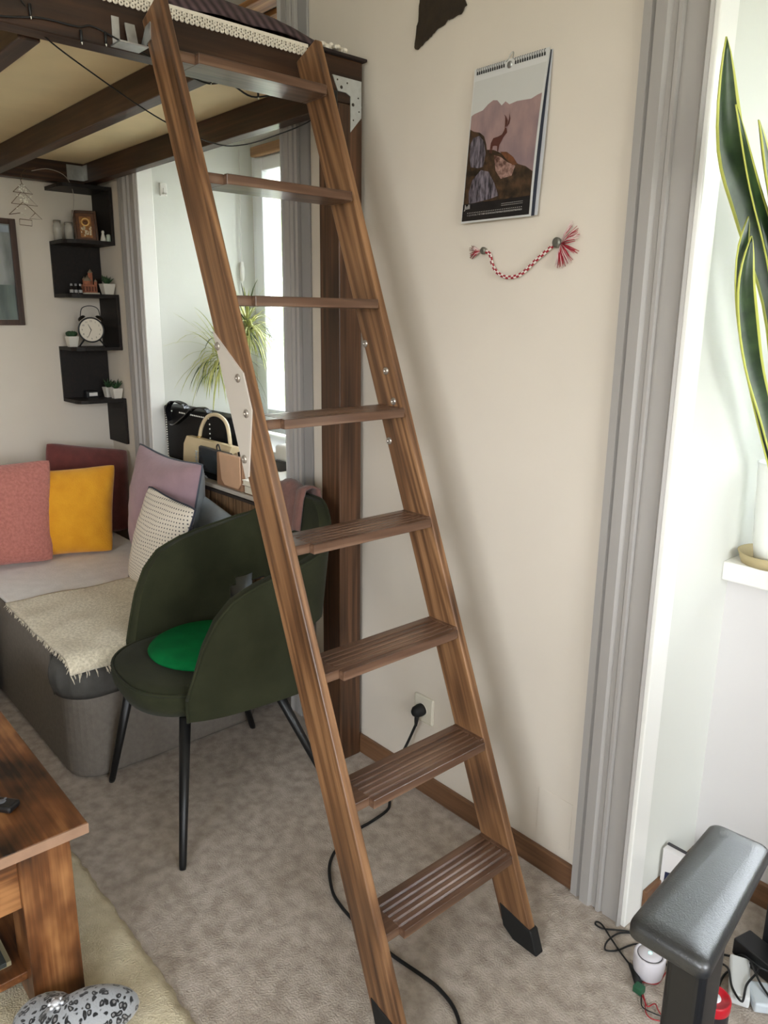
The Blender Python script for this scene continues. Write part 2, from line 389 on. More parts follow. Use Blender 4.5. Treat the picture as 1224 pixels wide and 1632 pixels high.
# ================================================================ LOFT BED
bed = thing('loft_bed', 'dark brown stained timber loft bed frame over the daybed', 'loft bed', (-1.92, 1.51, 0))
BW = dict(c=((30, 18, 11), (56, 35, 22), (84, 56, 38)))
bz, by, bxw = W3('bed_wood_z', AX['z'], 1, **BW), W3('bed_wood_y', AX['y'], 2, **BW), W3('bed_wood_x', AX['x'], 3, **BW)
b = nb(); box(b, (-1.965, 1.465, 0), (-1.87, 1.553, 2.085), .004); obj('post', b, W3('post_wood', AX['z'], 1, c=((46, 31, 22), (82, 56, 38), (116, 82, 58))), bed)
obj('post', bx((-1.965, -.55, .021), (-1.87, -.46, 2.085), .004), bz, bed)
obj('side_beam', bx((-1.93, -.55, 2.085), (-1.87, 1.553, 2.20), .004), by, bed)
obj('side_beam', bx((-3.885, -.55, 2.085), (-3.83, 1.553, 2.20), .004), by, bed)
obj('ledge_strip', bx((-1.955, -.5, 2.115), (-1.931, 1.48, 2.155), .003), by, bed)
for y in (1.487, 1.07, .64, .2, -.25):
    obj('joist', bx((-3.83, y, 2.087), (-1.956, y+.048, 2.174), .003), bxw, bed)
obj('end_joist', bx((-3.83, -.55, 2.087), (-1.956, -.5, 2.174), .003), bxw, bed)
obj('platform', bx((-3.85, -.52, 2.175), (-1.931, 1.55, 2.187)), mat('platform_board', (236, 216, 172), .7, var=.05, vscale=4, bump=.05), bed, label='pale plywood platform board')
b = nb(); prism(b, [(-1.87, y, z) for y, z in ((1.443, 2.150), (1.547, 2.150), (1.547, 2.055), (1.507, 2.012), (1.507, 2.105), (1.49, 2.112), (1.462, 2.112))], (.0025, 0, 0))
cpl = obj('corner_plate', b, mat('galvanised_plate', (196, 200, 200), .45, .55, var=.04, vscale=80), bed, label='pale galvanised corner plate')
for y, z, r in ((1.46, 2.14, .0022), (1.495, 2.137, .0022), (1.474, 2.123, .0045), (1.535, 2.105, .0022), (1.516, 2.085, .0045), (1.538, 2.07, .0022), (1.517, 2.045, .0022)):
    b = nb(); lathe(b, (-1.8675, y, z), [(r, 0), (r, .0012), (0, .0014)], 10, axis=Vector((1, 0, 0))); obj('screw', b, mat('screw_dark', (70, 66, 60), .4, .6), cpl)
# angle brackets inside the corners
for yb in (1.487, 1.07):
    b = nb(); box(b, (-3.829, yb-.075, 2.10), (-3.826, yb, 2.165)); box(b, (-3.829, yb-.003, 2.10), (-3.775, yb, 2.165)); obj('angle_bracket', b, metal_m, bed)
b = nb(); box(b, (-1.96, 1.10, 2.168), (-1.90, 1.12, 2.1745)); obj('angle_bracket', b, metal_m, bed)
# mattress, lace-edged sheet, blanket
bedding = mat('bedding_fabric', (64, 46, 50), .85, bump=.3, bscale=120, var=.2, vscale=40, stretch=(1, 3, 1))
obj_m = obj('mattress', bx((-3.80, -.45, 2.188), (-2.02, 1.48, 2.25), .03, 3), mat('mattress_ticking', (120, 108, 104), .9), base=(-2.9, .5, 2.188))
tag(obj_m, 'grey mattress on the platform of the loft bed', 'mattress')
def striped(name):
    m = mat(name, (62, 45, 50), .85, bump=.2, bscale=150)
    n = m.node_tree; b_ = n.nodes['Principled BSDF']; wv = n.nodes.new('ShaderNodeTexWave'); wv.inputs['Scale'].default_value = 22; wv.inputs['Distortion'].default_value = 1.5; wv.bands_direction = 'DIAGONAL'
    t_ = n.nodes.new('ShaderNodeTexCoord'); r_ = n.nodes.new('ShaderNodeValToRGB'); n.links.new(t_.outputs['Object'], wv.inputs['Vector']); n.links.new(wv.outputs['Fac'], r_.inputs[0])
    r_.color_ramp.elements[0].color = (*lin((48, 34, 38)), 1); r_.color_ramp.elements[1].color = (*lin((92, 72, 76)), 1)
    n.links.new(r_.outputs[0], b_.inputs['Base Color']); return m
b = nb()
NU, NV = 46, 10
G = []
for i in range(NU+1):
    row = []
    y = -.4+1.86*i/NU
    hgt = .088+.012*math.sin(y*7+1)+.008*math.sin(y*17)
    if y > 1.38: hgt *= max(.35, 1-(y-1.38)*6)
    for j in range(NV+1):
        u = j/NV; x = -1.888-.9*u
        z = 2.205+hgt*math.sin(min(1, u*7)*math.pi/2)+.008*math.sin(x*25+y*9)
        row.append(b.verts.new((x+.01*math.sin(y*30), y, z)))
    G.append(row)
for i in range(NU):
    for j in range(NV): b.faces.new((G[i][j], G[i+1][j], G[i+1][j+1], G[i][j+1]))
o = obj('blanket', b, striped('plum_striped_fabric'), base=(-2.3, .6, 2.2), smooth=True, mods=[solid(.02, 1), sub(1)])
tag(o, 'dark plum patterned quilt heaped on the loft bed', 'quilt')
patches = (( .985, 2.262, .018, (120, 124, 132)), (1.06, 2.262, .016, (116, 116, 124)), (1.20, 2.25, .024, (100, 86, 92)), (.90, 2.24, .02, (110, 96, 100)))
for y, z, r, c_ in patches:
    b = nb(); M_ = Matrix.Translation((-1.925, y, z-.004)) @ Matrix.Rotation(-.7, 4, 'Y')
    box(b, (-.003, -r, -r), (.003, r, r), .004, M=M_)
    obj('appliqued_patch', b, mat('patch_%d' % c_[0], c_, .9), o)
# lace border along the beam: a row of little picots
b = nb()
y = -.5
lace_m = mat('crochet_lace', (226, 218, 204), .9, bump=.5, bscale=200)
box(b, (-1.945, -.5, 2.200), (-1.872, 1.36, 2.206), .002)
while y < 1.36:
    for dz in (2.181, 2.193):
        lathe(b, (-1.867, y+(0 if dz > 2.19 else .006), dz), [(.0024, -.0025), (.0058, -.002), (.0068, 0), (.0058, .002), (.0024, .0025), (.0024, -.0025)], 8, axis=Vector((1, random.uniform(-.25, .25), random.uniform(-.2, .2))))
    y += .0135
box(b, (-1.869, -.5, 2.1865), (-1.866, 1.36, 2.1885)); box(b, (-1.869, -.5, 2.198), (-1.866, 1.36, 2.206))
o = obj('lace_border', b, lace_m, base=(-1.87, .5, 2.19)); tag(o, 'white crocheted lace edge of the sheet along the top of the bed beam', 'lace')
b = nb()
for i in range(46):
    yy = 1.40+random.random()*.10; lathe(b, (-1.868-random.random()*.03, yy, 2.213+random.random()*.014), [(0, -.006), (.006, -.003), (.007, 0), (.006, .004), (0, .006)], 7, axis=Vector((random.random()-.5, random.random()-.5, 1)))
o = obj('lace_corner', b, lace_m, base=(-1.87, 1.45, 2.2)); tag(o, 'crumpled white lace corner on top of the bed post', 'lace')
o = obj('dark_cloth', bx((-1.97, 1.37, 2.200), (-1.858, 1.562, 2.209), .003), mat('dark_braid_cloth', (40, 28, 26), .9, bump=.4), base=(-1.9, 1.45, 2.2)); tag(o, 'dark brown cloth lying under the lace at the bed corner', 'cloth')
b = nb(); 
for i in range(9):
    lathe(b, (-1.93-random.random()*.07, .90+i*.012, 2.285+random.random()*.01), [(0, -.03), (.025, -.02), (.035, 0), (.025, .02), (0, .03)], 10)
o = obj('fluffy_toy', b, mat('black_fluff', (12, 11, 12), 1, bump=1, bscale=90), base=(-1.95, .95, 2.3)); tag(o, 'black fluffy cushion on the quilt behind the left ladder rail', 'cushion')

# string lights under the bed
sl = thing('string_lights', 'black string of tiny fairy lights looped along the underside of the loft bed', 'string lights', (-1.86, .9, 2.09))
wire_c = mat('clear_wire', (170, 160, 150), .5)
b = nb(); tube(b, smoothpts([(-1.866, .50, 2.10), (-1.866, .577, 2.093), (-1.866, .66, 2.108), (-1.866, .738, 2.109), (-1.866, .773, 2.117), (-1.866, .84, 2.10), (-1.862, .90, 2.083)], 6), .0022, 6); obj('cable', b, black_m, sl)
b = nb(); tube(b, smoothpts([(-1.866, .57, 2.16), (-1.866, .623, 2.133), (-1.90, .67, 2.09), (-1.95, .80, 2.045), (-2.02, 1.0, 1.99), (-2.02, 1.15, 1.955), (-1.98, 1.22, 1.955), (-1.93, 1.30, 1.985), (-1.90, 1.39, 2.03), (-1.90, 1.43, 2.08)], 8), .0018, 6); obj('cable', b, black_m, sl)
b = nb(); tube(b, smoothpts([(-1.88, .93, 2.083), (-1.89, 1.02, 2.068), (-1.89, 1.07, 2.062), (-1.895, 1.13, 2.075), (-1.90, 1.20, 2.057), (-1.90, 1.28, 2.075), (-1.90, 1.36, 2.078), (-1.9, 1.44, 2.084)], 6), .0022, 6); obj('cable', b, black_m, sl)
b = nb(); tube(b, smoothpts([(-3.72, 1.22, 2.10), (-3.74, 1.30, 2.12), (-3.76, 1.38, 2.10), (-3.79, 1.42, 2.03), (-3.83, 1.42, 1.93)], 6), .0016, 6); obj('cable', b, wire_c, sl)
for p in ((-1.866, .745, 2.092), (-1.866, .80, 2.10), (-1.866, .64, 2.118), (-1.89, 1.075, 2.075), (-1.9, 1.15, 2.085), (-1.9, 1.22, 2.07)):
    b = nb(); tube(b, [(p[0], p[1], p[2]+.012), (p[0]+.001, p[1], p[2]-.012)], [.0035, .0028], 6); tube(b, [(p[0]+.001, p[1], p[2]-.012), (p[0]+.001, p[1]+.001, p[2]-.017)], [.002, .0008], 6, mi=1)
    obj('bulb', b, [black_m, mat('clear_bulb', (230, 226, 214), .1)], sl)

# ================================================================ FABRIC THINGS
def fabric(name, col, var=.06, vs=30, bump=.35, bs=220, sheen=.3, rough=.9, col2=None): return mat(name, col, rough, bump=bump, bscale=bs, var=var, vscale=vs, sheen=sheen, col2=col2)
def pillow(name, label, c4, T, m, piping=None, group=None, sag=.06, parent=None, n=18, pinch=.10, wrinkle=.004, seed=0, back=None):
    """c4: world corners bottom-left, bottom-right, top-right, top-left of the seam; T: half thickness"""
    P = [Vector(p) for p in c4]; base = (P[0]+P[1])/2; nrm = (P[1]-P[0]).cross(P[3]-P[0]).normalized()
    rnd = random.Random(seed); ph = [rnd.random()*6 for _ in range(6)]
    def seam(u, v):
        cu, cv = u*2-1, v*2-1
        ku = 1-pinch*(1-cv*cv)*0-pinch*(1-abs(cv)**2)*0
        uu = .5+.5*cu*(1-pinch*(1-cv**2)*0.55) if True else u
        vv = .5+.5*cv*(1-pinch*(1-cu**2)*0.55)
        k_ = 1-.045*(abs(cu)**6)*(abs(cv)**6)
        uu = .5+(uu-.5)*k_; vv = .5+(vv-.5)*k_
        return (P[0]*(1-uu)*(1-vv)+P[1]*uu*(1-vv)+P[2]*uu*vv+P[3]*(1-uu)*vv)
    b = nb(); grids = []
    for sgn in (1, -1):
        G = []
        for i in range(n+1):
            row = []
            for j in range(n+1):
                u, v = i/n, j/n
                u = .5-.5*math.cos(u*math.pi); v = .5-.5*math.cos(v*math.pi)
                cu, cv = u*2-1, v*2-1
                t = (max(0, 1-abs(cu)**2.4)**.55)*(max(0, 1-abs(cv)**2.4)**.55)
                t *= 1+.12*math.sin(cu*2.2+ph[0])*math.sin(cv*2+ph[1])
                w = wrinkle*math.sin(cu*9+cv*5+ph[2])*math.sin(cv*11+ph[3])*t
                row.append(b.verts.new(seam(u, v)+nrm*sgn*(T*t*(1+sag*(-cv))+w)))
            G.append(row)
        grids.append(G)
        for i in range(n):
            for j in range(n):
                f = b.faces.new((G[i][j], G[i+1][j], G[i+1][j+1], G[i][j+1])); f.smooth = True
                if back and sgn == -1: f.material_index = 1
    bmesh.ops.remove_doubles(b, verts=b.verts, dist=.0006)
    o = obj(name, b, [m]+([back] if back else []), base=base)
    if label: tag(o, label, 'pillow', group)
    if piping:
        pts = []
        for k in range(16): pts.append(seam(k/16, 0))
        for k in range(16): pts.append(seam(1, k/16))
        for k in range(16): pts.append(seam(1-k/16, 1))
        for k in range(17): pts.append(seam(0, 1-k/16))
        b2 = nb(); tube(b2, pts, .004, 6, cap=False)
        WP[o.name] = base
        obj('piping', b2, piping, o)
    return o
# ---------------------------------------------------------------- daybed / sofa
sofa_f = fabric('sofa_grey_fabric', (112, 105, 97), .08, 60, .3, 400, 0)
sofa = thing('daybed', 'grey fabric corner sofa spread as a daybed under the loft bed', 'sofa', (-3.1, 1.07, 0))
def rbox(lo, hi, r, seg=4, sgm=3):
    """box with large rounded vertical edges and softened rims"""
    b = nb(); 
    pts = []
    for cx_, cy_, a0 in ((hi[0]-r, hi[1]-r, 0), (lo[0]+r, hi[1]-r, 90), (lo[0]+r, lo[1]+r, 180), (hi[0]-r, lo[1]+r, 270)):
        for k in range(seg+1):
            a_ = math.radians(a0+90*k/seg); pts.append((cx_+r*math.cos(a_), cy_+r*math.sin(a_)))
    prism(b, [(x, y, lo[2]) for x, y in pts], (0, 0, hi[2]-lo[2])); return b
obj('sofa_base', rbox((-3.86, .722, .004), (-2.30, 1.43, .432), .10, 8), sofa_f, sofa, smooth=False, mods=[bevel(.02, 4)])
# gathered valance round the top of the base and the padded top
b = nb(); n = 120; prev = None
corner = []
for k in range(60): corner.append((-2.43+.03*k/59, .712))
for k in range(14): a_ = -H+H*k/13; corner.append((-2.405+.108*math.cos(a_), .82+.108*math.sin(a_)))
for k in range(30): corner.append((-2.297, .84+.58*k/29))
rings = []
for i, (x, y) in list(enumerate(corner))[56:]:
    amp = .006*math.sin(i*2.1)+.004*math.sin(i*5.3)
    nx, ny = (0, -1) if i < 60 else ((1, 0) if i > 73 else (math.cos(-H+H*(i-60)/13), math.sin(-H+H*(i-60)/13)))
    row = []
    for v in range(7):
        t_ = v/6; z = .30+.14*t_; off = .005+(.014+amp)*math.sin(t_*math.pi)
        row.append(b.verts.new((x+nx*off, y+ny*off, z)))
    rings.append(row)
for A, B in zip(rings, rings[1:]):
    for v in range(6): f = b.faces.new((A[v], B[v], B[v+1], A[v+1])); f.smooth = True
obj('gathered_cover', b, fabric('dark_grey_sheet', (70, 68, 64), .1, 30, .3, 200, 0), sofa, mods=[solid(.006, -1)], label='dark grey gathered cover edge')
b = rbox((-3.86, .735, .432), (-2.305, 1.43, .449), .11, 8)
obj('seat_pad', b, fabric('sheet_grey', (228, 227, 226), .04, 20, .25, 120, 0), sofa, mods=[bevel(.008, 3)], label='pale grey fitted sheet on the seat')
obj('back_rest', bx((-3.90, .70, .02), (-3.80, 1.45, .66), .04, 4), sofa_f, sofa, smooth=True)
obj('side_seat', bx((-3.86, -.9, .03), (-3.075, .70, .42), .03, 3), fabric('sofa_dark_side', (88, 84, 80), .08, 60, .3, 400, 0), sofa, label='darker neighbouring seat section')
b = nb()
G = []
for i in range(15):
    row = []
    for j in range(12):
        y = .30+.385*i/14; s = j/11*.55
        x = -3.40+s if s < .34 else -3.06+.004*math.sin(i*2)+.004; z = .424 if s < .34 else .424-(s-.34)
        row.append(b.verts.new((x, y, z+.004*math.sin(i*1.7+j))))
    G.append(row)
for i in range(14):
    for j in range(11): b.faces.new((G[i][j], G[i+1][j], G[i+1][j+1], G[i][j+1]))
o = obj('small_throw', b, fabric('throw_taupe', (140, 128, 112), .1, 80, .9, 300, .3), base=(-3.2, .5, .42), mods=[solid(.010, 1)], smooth=True); tag(o, 'taupe throw hanging over the side sofa seat at the left edge', 'throw')
# throw over the corner with fringe
b = nb(); G = []; NX, NY = 46, 30
thr = fabric('boucle_throw', (206, 194, 168), .12, 120, 1, 330, .2, col2=(228, 218, 196))
def throw_pt(u, v):
    # u 0..1 along X from the left to the right (front) edge, v 0..1 along Y
    yl = .700+.015*math.sin(u*5)                                  # near edge
    x = -2.90+.655*u+.02*v*(1-u)
    y = .725+(1.24-.725)*v-.10*(1-u)*0
    y = .712+v*.66
    z = .457
    x_edge = -2.288
    if x > x_edge:
        d = x-x_edge; x = x_edge+.028*math.sin(min(d/.028, 1.4)); z -= max(0, d*1.0-.004)
    return Vector((x, y, z+.0025*math.sin(u*23+v*9)+.002*math.sin(u*9-v*17)))
for i in range(NX+1):
    G.append([b.verts.new(throw_pt(i/NX, j/NY)) for j in range(NY+1)])
for i in range(NX):
    for j in range(NY): b.faces.new((G[i][j], G[i+1][j], G[i+1][j+1], G[i][j+1]))
o = obj('boucle_throw', b, thr, base=(-2.7, 1.0, .45), mods=[solid(.010, 1)], smooth=True)
tag(o, 'cream boucle throw with a fringe spread over the corner of the daybed', 'throw')
b = nb(); rr = random.Random(3)
for k in range(75):
    p = throw_pt(1, rr.random()); q = p+Vector((rr.uniform(0, .012), rr.uniform(-.008, .008), -rr.uniform(.012, .028)))
    tube(b, [p, (p+q)/2+Vector((.004, 0, 0)), q], [.0022, .0018, .0009], 4)
for k in range(90):
    p = throw_pt(rr.random(), 0); q = p+Vector((rr.uniform(-.006, .006), -rr.uniform(.002, .008), -rr.uniform(.006, .014)))
    tube(b, [p, q], [.002, .0009], 4)
WP[o.name] = Vector((-2.7, 1.0, .45))
obj('fringe', b, thr, o, kind='stuff')

# pillows
terry_p = fabric('dusty_pink_boucle', (176, 108, 97), .08, 90, 1, 130, .2, col2=(188, 120, 108))
pillow('pillow', 'dusty pink boucle pillow at the far left of the daybed', [(-3.42, .60, .455), (-3.33, 1.035, .455), (-3.45, 1.10, .885), (-3.52, .65, .885)], .09, terry_p, seed=1)
pillow('pillow', 'mustard yellow plush pillow beside the dusty pink one', [(-3.44, .92, .455), (-3.30, 1.285, .455), (-3.42, 1.375, .835), (-3.52, .98, .83)], .08, fabric('mustard_plush', (222, 152, 20), .04, 14, .6, 180, .25, col2=(228, 162, 30)), seed=2)
pillow('pillow', 'large dark red velvet pillow against the left wall behind the yellow one', [(-3.66, 1.10, .455), (-3.60, 1.50, .455), (-3.70, 1.555, .845), (-3.74, 1.17, .915)], .055, fabric('dark_red_velvet', (104, 46, 42), .14, 25, .3, 200, .7), seed=3, pinch=.05)
bluegrey = fabric('blue_grey_cotton', (138, 146, 150), .05, 30, .2, 160, .1)
pillow('pillow', 'large mauve pillow with grey piping leaning in the daybed corner', [(-3.27, 1.37, .455), (-2.68, 1.34, .455), (-2.56, 1.365, .965), (-3.13, 1.365, .975)], .11, fabric('mauve_cotton', (160, 132, 140), .07, 12, .3, 60, .2), piping=mat('slate_piping', (84, 90, 100), .8), seed=4, pinch=.2, back=bluegrey)
pillow('pillow', 'blue grey back pillow slumped behind the dotted pillow', [(-2.80, 1.405, .455), (-2.33, 1.405, .455), (-2.31, 1.41, .745), (-2.74, 1.41, .83)], .045, bluegrey, seed=5, pinch=.02)
dm = mat('dotted_cotton', (222, 214, 200), .85, bump=.2, bscale=200)
n_ = dm.node_tree; bsdf = n_.nodes['Principled BSDF']
tc_ = n_.nodes.new('ShaderNodeTexCoord'); mp_ = n_.nodes.new('ShaderNodeMapping'); mp_.inputs['Scale'].default_value = (70, 70, 70)
fr = n_.nodes.new('ShaderNodeVectorMath'); fr.operation = 'FRACTION'; sb = n_.nodes.new('ShaderNodeVectorMath'); sb.operation = 'SUBTRACT'; sb.inputs[1].default_value = (.5, .5, .5)
mk = n_.nodes.new('ShaderNodeVectorMath'); mk.operation = 'MULTIPLY'; mk.inputs[1].default_value = (1, 0, 1)
ln = n_.nodes.new('ShaderNodeVectorMath'); ln.operation = 'LENGTH'; lt = n_.nodes.new('ShaderNodeMath'); lt.operation = 'LESS_THAN'; lt.inputs[1].default_value = .19
mx = n_.nodes.new('ShaderNodeMix'); mx.data_type = 'RGBA'; mx.inputs['A'].default_value = (*lin((222, 213, 198)), 1); mx.inputs['B'].default_value = (*lin((70, 66, 70)), 1)
L = n_.links; L.new(tc_.outputs['Object'], mp_.inputs[0]); L.new(mp_.outputs[0], fr.inputs[0]); L.new(fr.outputs[0], sb.inputs[0]); L.new(sb.outputs[0], mk.inputs[0]); L.new(mk.outputs[0], ln.inputs[0])
L.new(ln.outputs['Value'], lt.inputs[0]); L.new(lt.outputs[0], mx.inputs['Factor']); L.new(mx.outputs['Result'], bsdf.inputs['Base Color'])
pillow('pillow', 'small cream pillow dotted with grey, dark piping, in front of the mauve one', [(-2.915, 1.185, .458), (-2.53, 1.17, .458), (-2.395, 1.24, .84), (-2.78, 1.24, .862)], .062, dm, piping=mat('navy_piping', (52, 54, 66), .8), seed=6, back=mat('speckled_back', (150, 150, 152), .9, var=.6, vscale=110))

# ---------------------------------------------------------------- green velvet chair
velvet = mat('moss_velvet', (40, 42, 27), .95, bump=.2, bscale=300, var=.05, vscale=6, col2=(50, 52, 35), spec=.15, sheen=.04)
ch = thing('armchair', 'moss green velvet shell chair with four black legs behind the ladder', 'chair', (-2.01, 1.06, 0))
AN = math.radians(-5)
def cw(x, y, z): return Vector((-2.015+x*math.cos(AN)-y*math.sin(AN), 1.065+x*math.sin(AN)+y*math.cos(AN), z))
def seat_ring(r, z, n=48):
    out = []
    for k in range(n):
        a_ = 2*math.pi*k/n; c, s = math.cos(a_), math.sin(a_)
        x = .238*abs(c)**.78*(1 if c > 0 else -1)*r; y = -.045+.245*abs(s)**.8*(1 if s > 0 else -1)*r
        out.append(cw(x, y, z))
    return out
b = nb(); R_ = []
for r, z in ((.0, .392), (.80, .392), (.93, .402), (.985, .43), (1, .452), (.99, .468), (.95, .478), (.8, .484), (.5, .487), (0, .488)):
    R_.append([b.verts.new(p) for p in (seat_ring(r, z) if r else [cw(0, -.045, z)])])
for A, B in zip(R_, R_[1:]):
    for k in range(48):
        q = []
        for w in (A[k % len(A)], A[(k+1) % len(A)], B[(k+1) % len(B)], B[k % len(B)]):
            if w not in q: q.append(w)
        f = b.faces.new(q); f.smooth = True
obj('seat', b, velvet, ch)
b = nb(); p = seat_ring(.985, .474); tube(b, p+[p[0]], .0045, 6, cap=False); obj('piping', b, velvet, ch)
def interp(x, tab):
    for (a0, v0), (a1, v1) in zip(tab, tab[1:]):
        if x <= a1:
            t_ = max(0, (x-a0)/(a1-a0)); t_ = t_
            return v0+(v1-v0)*t_
    return tab[-1][1]
RIM0 = [(-.195, .45), (-.17, .53), (-.14, .62), (-.10, .695), (-.05, .745), (.02, .775), (.10, .80), (.18, .83), (.25, .865), (.295, .90), (.33, .935)]
RIM = [(-.195, .45), (-.17, .53), (-.14, .62), (-.10, .695), (-.05, .745), (.02, .775), (.10, .795), (.18, .81), (.25, .828), (.34, .848)]
def sstep(x): x = max(0, min(1, x)); return x*x*(3-2*x)
def shell_pt(t_, v):
    ph = t_*math.radians(131); c, s = math.cos(ph), math.sin(ph)
    # footprint at the rim
    x = .298*math.copysign(abs(s)**.45, s); y = .34*abs(c)**.52
    if c <= 0: y = -.275*abs(c)**.9
    z1 = interp(y, RIM)+(.098*sstep((.27-abs(x))/.16) if c > 0 else 0); z0 = .405
    z = z0+(z1-z0)*v
    back = max(0, c)
    hgt = (z-z0)/.53
    k = 1-(1-hgt)*(.04+.20*back)
    yy = y*(1-(1-hgt)*(.02+.20*back)) if c > 0 else y*(1-.05*(1-hgt))
    xx = x*(1-(1-hgt)*.07)
    return cw(xx, yy, z)
b = nb(); NT, NVV = 120, 16; G = [[b.verts.new(shell_pt(-1+2*i/NT, j/NVV)) for j in range(NVV+1)] for i in range(NT+1)]
for i in range(NT):
    for j in range(NVV):
        t_ = -1+2*(i+.5)/NT; zc = (G[i][j].co.z+G[i][j+1].co.z)/2
        # rounded opening low in the back
        if ((t_/.52)**4+((zc-.535)/.085)**4) < 1: continue
        f = b.faces.new((G[i][j], G[i+1][j], G[i+1][j+1], G[i][j+1])); f.smooth = True
loose = [v for v in b.verts if not v.link_faces]
bmesh.ops.delete(b, geom=loose, context='VERTS')
obj('back_shell', b, velvet, ch, mods=[solid(.034, -1), bevel(.010, 3)])
b = nb(); tube(b, [shell_pt(-1+2*i/NT, 1)+Vector((0, 0, .001)) for i in range(NT+1)], .005, 6); tube(b, [shell_pt(1, j/10) for j in range(11)], .005, 6); tube(b, [shell_pt(-1, j/10) for j in range(11)], .005, 6)
obj('piping', b, velvet, ch)
legm = mat('black_metal_leg', (16, 16, 17), .4, spec=.4)
for top, foot in (((.20, -.17), (-1.732, .797)), ((-.15, -.20), (-2.268, .815)), ((.16, .13), (-1.775, 1.345)), ((-.16, .13), (-2.262, 1.355))):
    b = nb(); tp = cw(top[0], top[1], .40); ft = Vector((foot[0], foot[1], .0))
    tube(b, [tp, ft+(tp-ft)*.03+Vector((0, 0, 0)), ft+Vector((0, 0, .001))], [.0165, .0105, .009], 12); obj('leg', b, legm, ch)
b = nb(); box(b, (-2.18, .92, .378), (-1.86, .945, .394)); box(b, (-2.16, 1.17, .378), (-1.88, 1.195, .394)); box(b, (-2.035, .93, .380), (-2.0, 1.18, .393)); obj('under_frame', b, legm, ch)
# round emerald pad
b = nb(); c_ = (-2.03, 1.065, .488)
lathe(b, c_, [(0, 0), (.165, 0), (.178, .006), (.182, .012), (.177, .019), (.170, .0205), (.167, .025), (.155, .031), (.10, .036), (0, .038)], 48)
o = obj('seat_cushion', b, mat('emerald_velvet', (3, 92, 46), .9, bump=.2, bscale=300, var=.08, vscale=12, col2=(5, 104, 52), spec=.12), base=c_); tag(o, 'round emerald green seat pad on the moss green chair', 'cushion')
# mauve garment over the chair back
b = nb(); G = []
for i in range(15):
    row = []
    xx_ = .085-.26*i/14; tt = math.copysign(math.asin((abs(xx_)/.298)**(1/.45)), xx_)/math.radians(131)
    for j in range(17):
        s = j/16; lip = shell_pt(tt, 1)
        if s < .42: q = shell_pt(tt, 1-(.42-s)*.48); q = q+(Vector((-2.0, 1.1, q.z))-q).normalized()*.044
        elif s < .58: q = lip+(Vector((-2.0, 1.1, lip.z))-lip).normalized()*(.044-.056*(s-.42)/.16)+Vector((0, 0, .014+.012*math.sin((s-.42)/.16*math.pi)))
        else: q = shell_pt(tt, 1-(s-.58)*.55); q = q-(Vector((-2.0, 1.1, q.z))-q).normalized()*.012
        row.append(b.verts.new(q+Vector((.004*math.sin(i*1.9), .004*math.cos(i*2.3), .008*math.sin(i*.9+1)))))
    G.append(row)
for i in range(14):
    for j in range(16): f = b.faces.new((G[i][j], G[i+1][j], G[i+1][j+1], G[i][j+1])); f.smooth = True
o = obj('garment', b, fabric('dusty_rose_knit', (108, 74, 66), .08, 20, .4, 200, .2), base=(-1.98, 1.38, .93), mods=[solid(.007, 1)]); tag(o, 'dusty rose garment hung over the back of the green chair', 'garment')

# ---------------------------------------------------------------- coffee table
tbl_c = dict(c=((58, 30, 12), (112, 68, 34), (170, 118, 66)))
def rustic(name, rot, seed):
    return wood(name, (30, 20, 15), (104, 64, 36), (160, 112, 70), rot=rot, rough=.33, sc=1.3, seed=seed, rings=.25, bigw=1.5, bigz=.5, finew=.4)
tt_m, tl_m = rustic('rustic_top', AX['x'], 7), rustic('rustic_leg', AX['z'], 11)
tb = thing('coffee_table', 'rustic brown wood effect coffee table with square legs at the left edge', 'coffee table', (-2.0, .10, 0))
obj('table_top', bx((-2.45, -.35, .425), (-1.477, .473, .45), .002), tt_m, tb)
obj('edge_band', bx((-1.4775, -.35, .426), (-1.4745, .473, .449)), mat('edge_band', (150, 118, 96), .5, var=.1, vscale=20), tb)
for x0, y0 in ((-1.605, .335), (-1.605, -.32), (-2.42, .335), (-2.42, -.32)):
    obj('leg', bx((x0, y0, .020), (x0+.105, y0+.105, .425), .002), tl_m, tb)
obj('side_apron', bx((-1.535, -.215, .285), (-1.517, .335, .425)), rustic('rustic_apron', AX['y'], 15), tb)
obj('side_apron', bx((-2.41, .405, .36), (-1.60, .425, .425)), tt_m, tb)
obj('lower_shelf', bx((-2.40, -.30, .085), (-1.54, .42, .105), .002), tt_m, tb)
# things on it
rm = thing('remote_control', 'slim black remote control on the coffee table', 'remote control', (-1.68, .33, .45))
M_ = Matrix.Translation((-1.685, .318, .451)) @ Matrix.Rotation(math.radians(38), 4, 'Z')
obj('remote_body', bx((-.085, -.019, 0), (.085, .019, .016), .006, 3, M_), mat('remote_black', (22, 22, 24), .35), rm, smooth=False)
for i, (px, py, r) in enumerate(((.052, 0, .0085), (.052, .012, .003), (.052, -.012, .003), (.03, .009, .0032), (.03, -.009, .0032), (.01, .009, .0032), (.01, -.009, .0032), (-.01, .009, .0032), (-.01, -.009, .0032))):
    b = nb(); lathe(b, M_ @ Vector((px, py, .0158)), [(r, 0), (r, .0008), (r*.8, .0014), (0, .0014)], 14); obj('button', b, mat('button_grey', (96, 98, 104), .3), rm)
mg = thing('magazine_stack', 'two magazines lying on the lower shelf of the coffee table', 'magazines', (-1.68, .18, .105))
for k, (dz, c_, w) in enumerate(((.105, (150, 140, 110), .0), (.117, (48, 52, 50), .012))):
    obj('magazine', bx((-1.78+w, .06+w, dz), (-1.58+w, .315-w, dz+.0115), .001), mat('magazine_%d' % k, c_, .5), mg)
obj('cover_print', bx((-1.70, .13, .1286), (-1.62, .24, .1290)), mat('cover_white', (176, 182, 180), .5, var=.3, vscale=60), mg)

